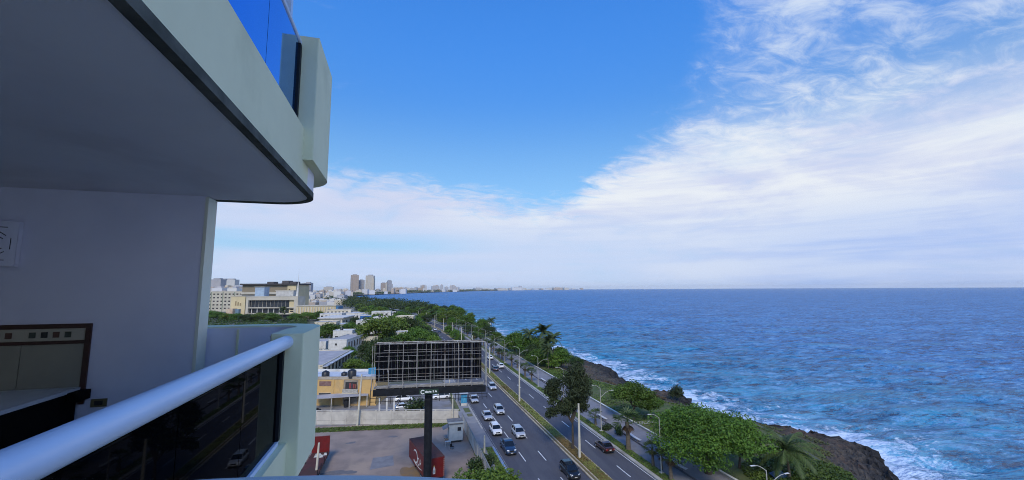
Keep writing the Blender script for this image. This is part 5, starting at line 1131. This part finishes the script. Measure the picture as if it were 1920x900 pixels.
    S = thing('shore_hut', 'small dark hut with white gable at the shore beyond the promenade bend', 'hut', (56.5, 286, 0), R(20)); part('wall', MB().box(-3, 3, -3, 3, 0, 2.6), mk('hut_brown', (.12, .08, .06)), S); part('roof', MB().prism_x([(-3.6, 2.601), (3.6, 2.601), (0, 4.6)], -3.6, 3.6), mk('hut_roof', (.06, .06, .08)), S); part('awning', MB().add([(-2.4, -6, 2.2), (2.4, -6, 2.2), (0, -5.2, 4.4), (-2.4, -3.7, 2.2), (2.4, -3.7, 2.2)], [(0, 1, 2), (0, 2, 3), (1, 4, 2), (3, 2, 4)]), W_WHITE, S)
    W = thing('red_flowering_tree', 'small orange flowering tree beside the white terrace house', 'tree', (-13.5, 205, 0)); part('trunk', MB().path([(0, 0, 0), (0, 0, 3)], [.2, .15], 8), BARK, W); part('crown', crown('crown', [(0, 0, 4.6, 1.9, 1.9, 1.6), (.9, 0, 3.8, 1.4, 1.4, 1.2)], 500, .35, leafmat('orange_blossom', (.09, .07, .03), (.34, .10, .04)), 3), None, W)
houses()
for i, (x, y, w, d, h, m, r, lab) in enumerate([
 (-24, 258, 11, 10, 8.2, 0, ROOF_B, 'white two storey house among dark trees above the white terrace'), (-48, 270, 12, 12, 7.0, 1, ROOF_G, 'cream flat roofed house between the dark green trees at left'), (-15, 262, 9, 9, 9.6, 0, ROOF_G, 'taller white house left of the huge spreading tree'),
 (-58, 345, 16, 12, 8.0, 0, ROOF_B, 'pale house with light roof behind the cream house'), (-2, 252, 10, 8, 10.5, 1, ROOF_B, 'cream house peeping out right of the huge spreading tree'), (-20, 330, 14, 10, 9.5, 0, ROOF_B, 'white house right of the red banner before the blue shed'),
 (-60, 385, 20, 14, 9.0, 1, ROOF_G, 'long cream house under the annex end'), 
 (-31, 222, 9, 8, 6.0, 0, ROOF_B, 'small white house behind the white terrace house'), (-50, 222, 10, 9, 6.4, 1, ROOF_G, 'small cream house behind the porch house by the pier')]):
    block('house', lab, 'house', (x, y, 0), R(-11+(i*7) % 9), w, d, h, [W_WHITE, W_CREAM][m], r, [(1+3*k, 2.5+3*k, z, z+1.5) for k in range(int(w/3)) for z in ((1.6, h-2.6) if h > 6.5 else (2.2,))], [(1.5, 3, h-2.6, h-1.1), (5, 6.5, h-2.6, h-1.1)], .4)
    if i in (0, 2, 7):
        T = thing('water_tank', 'black roof tank on the ' + {0: 'two storey white house among dark trees', 2: 'tall white house by the huge tree', 7: 'small white house behind the terrace'}[i], 'water tank', (x+w*.4, y+d*.35, h+.08)); part('tank_body', MB().path([(0, 0, 0), (0, 0, 1.2), (0, 0, 1.5)], [.75, .75, .3], 14), TANKB, T)
def museum():
    lc = mk('museum_concrete', (.52, .48, .40), (.45, .42, .35), .12, .85, c3=(.38, .36, .30), s3=.05); wc = mk('museum_ochre', (.60, .50, .30), (.52, .44, .27), .1, .85); dark = mk('museum_dark_glass', (.022, .026, .034), (.035, .04, .05), .3, .3)
    M_ = thing('museum', 'large cream concrete museum with a wide dark glazed front frame', 'museum', (-137, 438.5, 0), R(-16.5))
    # frontal box: 48 m wide frame open on a glazed gallery
    W_, H_ = 48.5, 20.0
    part('wall', MB().box(0, W_, 3.0, 13, 0, H_), lc, M_)
    fr = MB(); fr.box(0, 2.2, -.2, 2.99, 0, H_); fr.box(W_-3.6, W_, -.2, 2.99, 0, H_); fr.box(2.21, W_-3.61, -.2, 2.99, H_-3.0, H_); fr.box(2.21, W_-3.61, -.2, 2.99, 9.6, 10.5); fr.box(2.21, W_-3.61, -.6, 2.99, 4.0, 5.2); part('frame', fr, lc, M_)
    for z0, z1 in ((.3, 3.9), (5.3, 9.5), (10.6, 16.9)): part('glazing', MB().box(2.25, W_-9.0 if z0 > 4 else W_-4, 2.2, 2.4, z0, z1), dark, M_)
    for k in range(7): part('column', MB().box(4.5+5.2*k, 5.1+5.2*k, 1.2, 1.8, 5.201, 9.599), W_WHITE, M_)
    for k in range(10): part('mullion', MB().box(3.5+3.6*k, 3.7+3.6*k, 1.95, 2.19, 10.501, 16.999), lc, M_)
    part('bay_wall', MB().box(W_-8.8, W_-3.65, 1.5, 2.9, 5.21, 16.9), wc, M_)
    for z in (6.2, 8.0): part('window', MB().box(W_-7.6, W_-4.6, 1.3, 1.499, z, z+1.0), DARKW, M_)
    part('roof', MB().box(-.2, W_+.2, -.4, 13, H_+.001, H_+.5), lc, M_)
    # ochre end wall and stair tower at the left
    T = thing('museum_tower', 'ochre blind end wall block at the left of the museum front', 'building', (-151, 443, 0), R(-16.5)); part('wall', MB().box(0, 13.6, 0, 20, 0, 20.5), wc, T)
    for k in range(3): part('emblem', MB().box(4.4+2.2*k, 5.4+2.2*k, -.25, -.003, 12.2, 16.2-.9*k), mk('emblem_brown', (.30, .22, .12)), T)
    part('roof', MB().box(-.2, 13.8, -.2, 20, 20.501, 21), lc, T)
    part('base_block', MB().box(.5, 6.5, -6, -.01, 0, 9.6), mk('base_salmon', (.55, .46, .34), (.5, .36, .26), .3), T); part('door', MB().box(6.6, 10, -3, -.01, 0, 9.0), mk('blue_gate', (.12, .20, .28), (.2, .27, .33), .3), T)
    # setback upper building with dark oversailing roof
    U = thing('museum_upper', 'upper museum hall with a dark oversailing flat roof', 'building', (-158, 492, 0), R(-16.5)); part('wall', MB().box(0, 48, 0, 26, 0, 31.5), mk('upper_brown', (.24, .20, .14), (.20, .17, .12), .08, .9), U); part('roof', MB().box(-1.5, 58, -2.5, 28, 31.501, 33.0), mk('dark_roof_edge', (.05, .045, .045)), U)
    part('end_wall', MB().box(48.01, 57, -1, 26, 0, 31.4), wc, U); part('sill_band', MB().box(-.2, 48, -1.4, -.001, 22, 24.2), lc, U); part('window', MB().box(49.5, 51, -1.2, -1.001, 17, 27), DARKW, U)
    for k, x in enumerate((22, 38, 46)): part('roof_unit', MB().box(x, x+7, 6, 14, 33.001, 35+k % 2), mk('roof_unit_dark', (.08, .075, .08)), U)
    for x, w, h, m, lab in ((-26, 9, 29, 'roof_glass', 'pale blue glass roof pavilion on the museum terrace, the tallest'), (-8, 17, 25.5, 'roof_white', 'low white roof pavilion on the museum terrace')):
        V = thing('roof_pavilion', lab, 'pavilion', (-137+x+30, 447.5, 20.5), R(-16.5)); part('wall', MB().box(0, w, 0, 8, 0, h-20.5), mk(m, (.34, .44, .55) if m == 'roof_glass' else (.50, .49, .46), None, .4, .4), V); part('roof', MB().box(-.5, w+.5, -.5, 8.5, h-20.499, h-20), lc, V)
    G = thing('glass_block', 'grey office block with square dark windows behind the museum right end', 'building', (-140, 522, 0), R(-16.5)); part('wall', MB().box(-2, 20, 0, 6, 0, 29.5), mk('office_grey', (.40, .40, .38), (.33, .34, .34), .1), G)
    for i in range(5):
        for j in range(2): part('window', MB().box(-.6+4.2*i, 1.8+4.2*i, -.15, -.003, 22.8+3.4*j, 25+3.4*j), DARKW, G)
    O = thing('obelisk', 'thin white tapering obelisk at the right end of the museum', 'obelisk', (-92.5, 428, 0)); part('shaft', MB().add([(-2.6, -.6, 0), (1.4, -.6, 0), (1.4, .6, 0), (-2.6, .6, 0), (.5, -.3, 33), (1.2, -.3, 33), (1.2, .3, 33), (.5, .3, 33)], [(0, 1, 5, 4), (1, 2, 6, 5), (2, 3, 7, 6), (3, 0, 4, 7), (4, 5, 6, 7)]), W_WHITE, O); part('mast', MB().tube((.85, 0, 33), (.85, 0, 46), .18, .08, 6), W_WHITE, O)
    A = thing('annex', 'long low cream annex with tall pilasters right of the museum', 'building', (-91.5, 431, 0), math.atan2(68, 25)-R(0)); A.location = (-90, 442, 0); A.rotation_euler.z = math.atan2(60, 24)
    A.rotation_euler.z = R(-15); A.location = (-91.3, 424.2, 0)
    part('wall', MB().box(0, 36, 0, 14, 0, 11.2), wc, A); part('roof', MB().box(.0, 36.4, -.4, 14.4, 11.201, 12.0), lc, A)
    for k in range(14): part('pilaster', MB().box(1.2+2.5*k, 2.0+2.5*k, -.7, -.003, 0, 10.4), mk('pilaster_cream', (.60, .55, .45)), A)
    part('end_panel', MB().box(36.41, 38.6, -.5, 10, 0, 11.0), mk('blue_end_panel', (.035, .14, .28), (.05, .17, .32), .3), A)
    D = thing('apartment_block', 'beige apartment block with rows of small dark windows left of the museum', 'apartment block', (-242, 610, 0), R(-18)); part('wall', MB().box(0, 62, 0, 16, 0, 24.5), mk('apartment_beige', (.50, .46, .37), (.44, .41, .33), .1), D); part('roof', MB().box(-.3, 62.3, -.3, 16.3, 24.501, 25.2), lc, D)
    for i in range(12):
        for j in range(5): part('window', MB().box(2+5*i, 4.4+5*i, -.2, -.003, 3.2+4.4*j, 4.8+4.4*j), DARKW, D)
    for k in (14.2, 29.2, 44.2): part('stair_strip', MB().box(k, k+.8, -.5, -.21, 0, 24.4), mk('stair_green', (.26, .30, .22)), D)
museum()
# ------------------------------------------------------------------ the far city
def far_city():
    def facade(name, c1, c2, win, sx=.32, sz=.30):
        m = bpy.data.materials.new(name); m.use_nodes = True; t = NT(m.node_tree); b = m.node_tree.nodes['Principled BSDF']
        co = t.n('ShaderNodeTexCoord').outputs['Object']; sp = t.n('ShaderNodeSeparateXYZ'); t.L(co, sp.inputs[0])
        hx = t.m('FRACT', t.m('MULTIPLY', t.m('ADD', sp.outputs[0], sp.outputs[1]), sx)); hz = t.m('FRACT', t.m('MULTIPLY', sp.outputs[2], sz))
        w = t.m('MULTIPLY', t.m('GREATER_THAN', hx, .42), t.m('GREATER_THAN', hz, .45))
        oi = t.n('ShaderNodeObjectInfo').outputs['Random']
        t.L(t.mix(t.m('MULTIPLY', w, .75), t.mix(oi, c1, c2), win), b.inputs['Base Color']); b.inputs['Roughness'].default_value = .8
        return m
    F = [facade('far_cream', (.55, .48, .36), (.48, .45, .40), (.16, .15, .15)), facade('far_white', (.60, .59, .56), (.50, .50, .52), (.20, .21, .23)), facade('far_grey', (.34, .35, .38), (.42, .40, .40), (.12, .13, .16)), facade('far_brick', (.42, .33, .25), (.36, .30, .26), (.14, .12, .12))]
    names = ['cream', 'white', 'grey', 'tan']
    def tower(lab, px, dist, w, d, h, mi, rz=0, cap=True, steps=(), cat='tower'):
        az = R(15.0)+math.atan((px-960)/780); k = dist/math.cos(az-R(15)); x, y = k*math.sin(az), k*math.cos(az)
        T = thing('far_tower' if cat == 'tower' else 'city_building', lab, cat, (x, y, 0), rz)
        part('wall', MB().box(-w/2, w/2, -d/2, d/2, -.5, h), F[mi], T)
        for (sx, sw, sh) in steps: part('wing', MB().box(sx-sw/2, sx+sw/2, -d/2-1.5, d/2-2, -.5, sh), F[mi], T)
        if cap: part('roof_house', MB().box(-w*.28, w*.28, -d*.28, d*.28, h+.01, h+h*.04+1.5), F[2], T)
        return T
    D0 = 2900
    tower('tall tan twin tower at the left of the far pair by the bay', 666, D0, 50, 40, 128, 3, R(10), True, ((-20, 12, 110),)); tower('shorter grey tower between the two tall far towers', 679, D0+60, 38, 34, 94, 2, R(10)); tower('tall pale twin tower at the right of the far pair by the bay', 695, D0, 52, 44, 124, 0, R(-8), True, ((22, 14, 104), (-22, 10, 112)))
    tower('grey stepped tower right of the far pair, the darkest', 731, D0+500, 32, 34, 100, 2, R(12), True, ((-24, 26, 78), (18, 12, 70))); tower('brown block at the left foot of the dark stepped tower', 720, D0+480, 40, 30, 80, 3, R(10)); tower('slim cream block between the brown block and the stepped tower', 725.5, D0+470, 14, 20, 84, 0)
    tower('wide tan building beside the far bay right of the towers', 790, 4300, 66, 40, 44, 3, 0, True, ((18, 26, 62),)); tower('white sided block adjoining the wide tan building', 796, 4290, 26, 40, 38, 1)
    tower('blue grey office block at the far left skyline', 411, 1500, 40, 30, 66, 2, R(-15)); tower('white office block left of the ribbed one in the far left skyline', 425, 1700, 22, 28, 70, 1, R(-15)); tower('ribbed white office block in the far left skyline', 436, 1700, 46, 28, 70, 1, R(-15))
    tower('grey rounded block rising behind the museum right end', 534, 1150, 17, 18, 44, 2, R(-10)); tower('white block in the skyline right of the obelisk', 572, 1700, 26, 22, 50, 1, R(-10)); tower('pair like pale block farther right of the obelisk', 580, 1750, 30, 24, 56, 2, R(-10)); tower('cream block with a bright dome beside the trees of the skyline', 618, 2000, 40, 30, 40, 0)
    # the many small blocks: one shape, copied
    q = random.Random(8); proto = {}
    def small(mi, lab, x, y, w, d, h, rz, grp):
        if mi not in proto:
            T = thing('city_building', lab, 'building', (x, y, 0), rz, grp)
            part('wall', MB().box(-.5, .5, -.5, .5, -.02, 1), F[mi], T); part('roof_house', MB().box(-.2, .2, -.2, .2, 1.001, 1.12), F[(mi+1) % 4], T); proto[mi] = T; o = T
        else: o = dup(proto[mi]); o['label'] = lab; o['group'] = grp; o.location = (x, y, 0); o.rotation_euler = (0, 0, rz)
        for ch in o.children: ch.scale = (w, d, h)
        return o
    def spread(n, p0, p1, d0, d1, h0, h1, w0, w1, phrase, grp):
        items = []
        for i in range(n):
            px = p0+(p1-p0)*(i+q.uniform(.1, .9))/n; dist = d0+(d1-d0)*q.random(); items.append((px, dist))
        for i, (px, dist) in enumerate(items):
            az = R(15.0)+math.atan((px-960)/780); k = dist/math.cos(az-R(15)); mi = q.choice([0, 0, 1, 1, 2, 3]); h = q.uniform(h0, h1); w = q.uniform(w0, w1)
            small(mi, '%s %s block %s, %s from the left' % ('low' if h < (h0+h1)/2 else 'taller', names[mi], phrase, _nth(i)), k*math.sin(az), k*math.cos(az), w, q.uniform(w0, w1), h, R(q.uniform(-25, 15)), grp)
    def _nth(i):
        n = i+1; return _ord[i] if 0 < i < 20 else 'first' if i == 0 else '%d%s' % (n, {1: 'st', 2: 'nd', 3: 'rd'}.get(n % 10 if n % 100 not in (11, 12, 13) else 0, 'th'))
    spread(26, 396, 470, 750, 1500, 22, 40, 18, 36, 'in the skyline left of the museum roof', 'skyline blocks left of the museum')
    spread(84, 540, 660, 900, 2300, 9, 26, 9, 22, 'in the hazy town right of the museum', 'hazy town blocks right of the museum')
    spread(40, 560, 650, 650, 1000, 6, 11, 8, 16, 'low in the near hazy town', 'near hazy town blocks')
    spread(30, 600, 760, 2300, 3300, 12, 34, 16, 36, 'around the far twin towers', 'blocks around the far towers')
    spread(30, 740, 860, 4300, 6000, 18, 80, 30, 70, 'along the far bay right of the towers', 'blocks along the far bay')
    spread(34, 850, 1090, 8000, 14000, 20, 60, 80, 240, 'on the farthest low coast', 'blocks on the farthest coast')
    tower('tall white plant building standing alone on the farthest coast', 975, 9000, 60, 60, 95, 1, 0, False, ((-70, 80, 40), (60, 50, 30)))
far_city()
# ------------------------------------------------------------------ the air
def haze():
    m = bpy.data.materials.new('haze_air'); m.use_nodes = True; t = m.node_tree; t.nodes.remove(t.nodes['Principled BSDF'])
    v = t.nodes.new('ShaderNodeVolumePrincipled'); v.inputs['Color'].default_value = (.95, .98, 1.0, 1); v.inputs['Density'].default_value = .000034; v.inputs['Anisotropy'].default_value = .0
    t.links.new(v.outputs[0], t.nodes['Material Output'].inputs['Volume'])
    struct('haze', MB().box(-23500, 23500, -500, 23500, -9, 136), m, 'stuff')
if HAZE: haze()
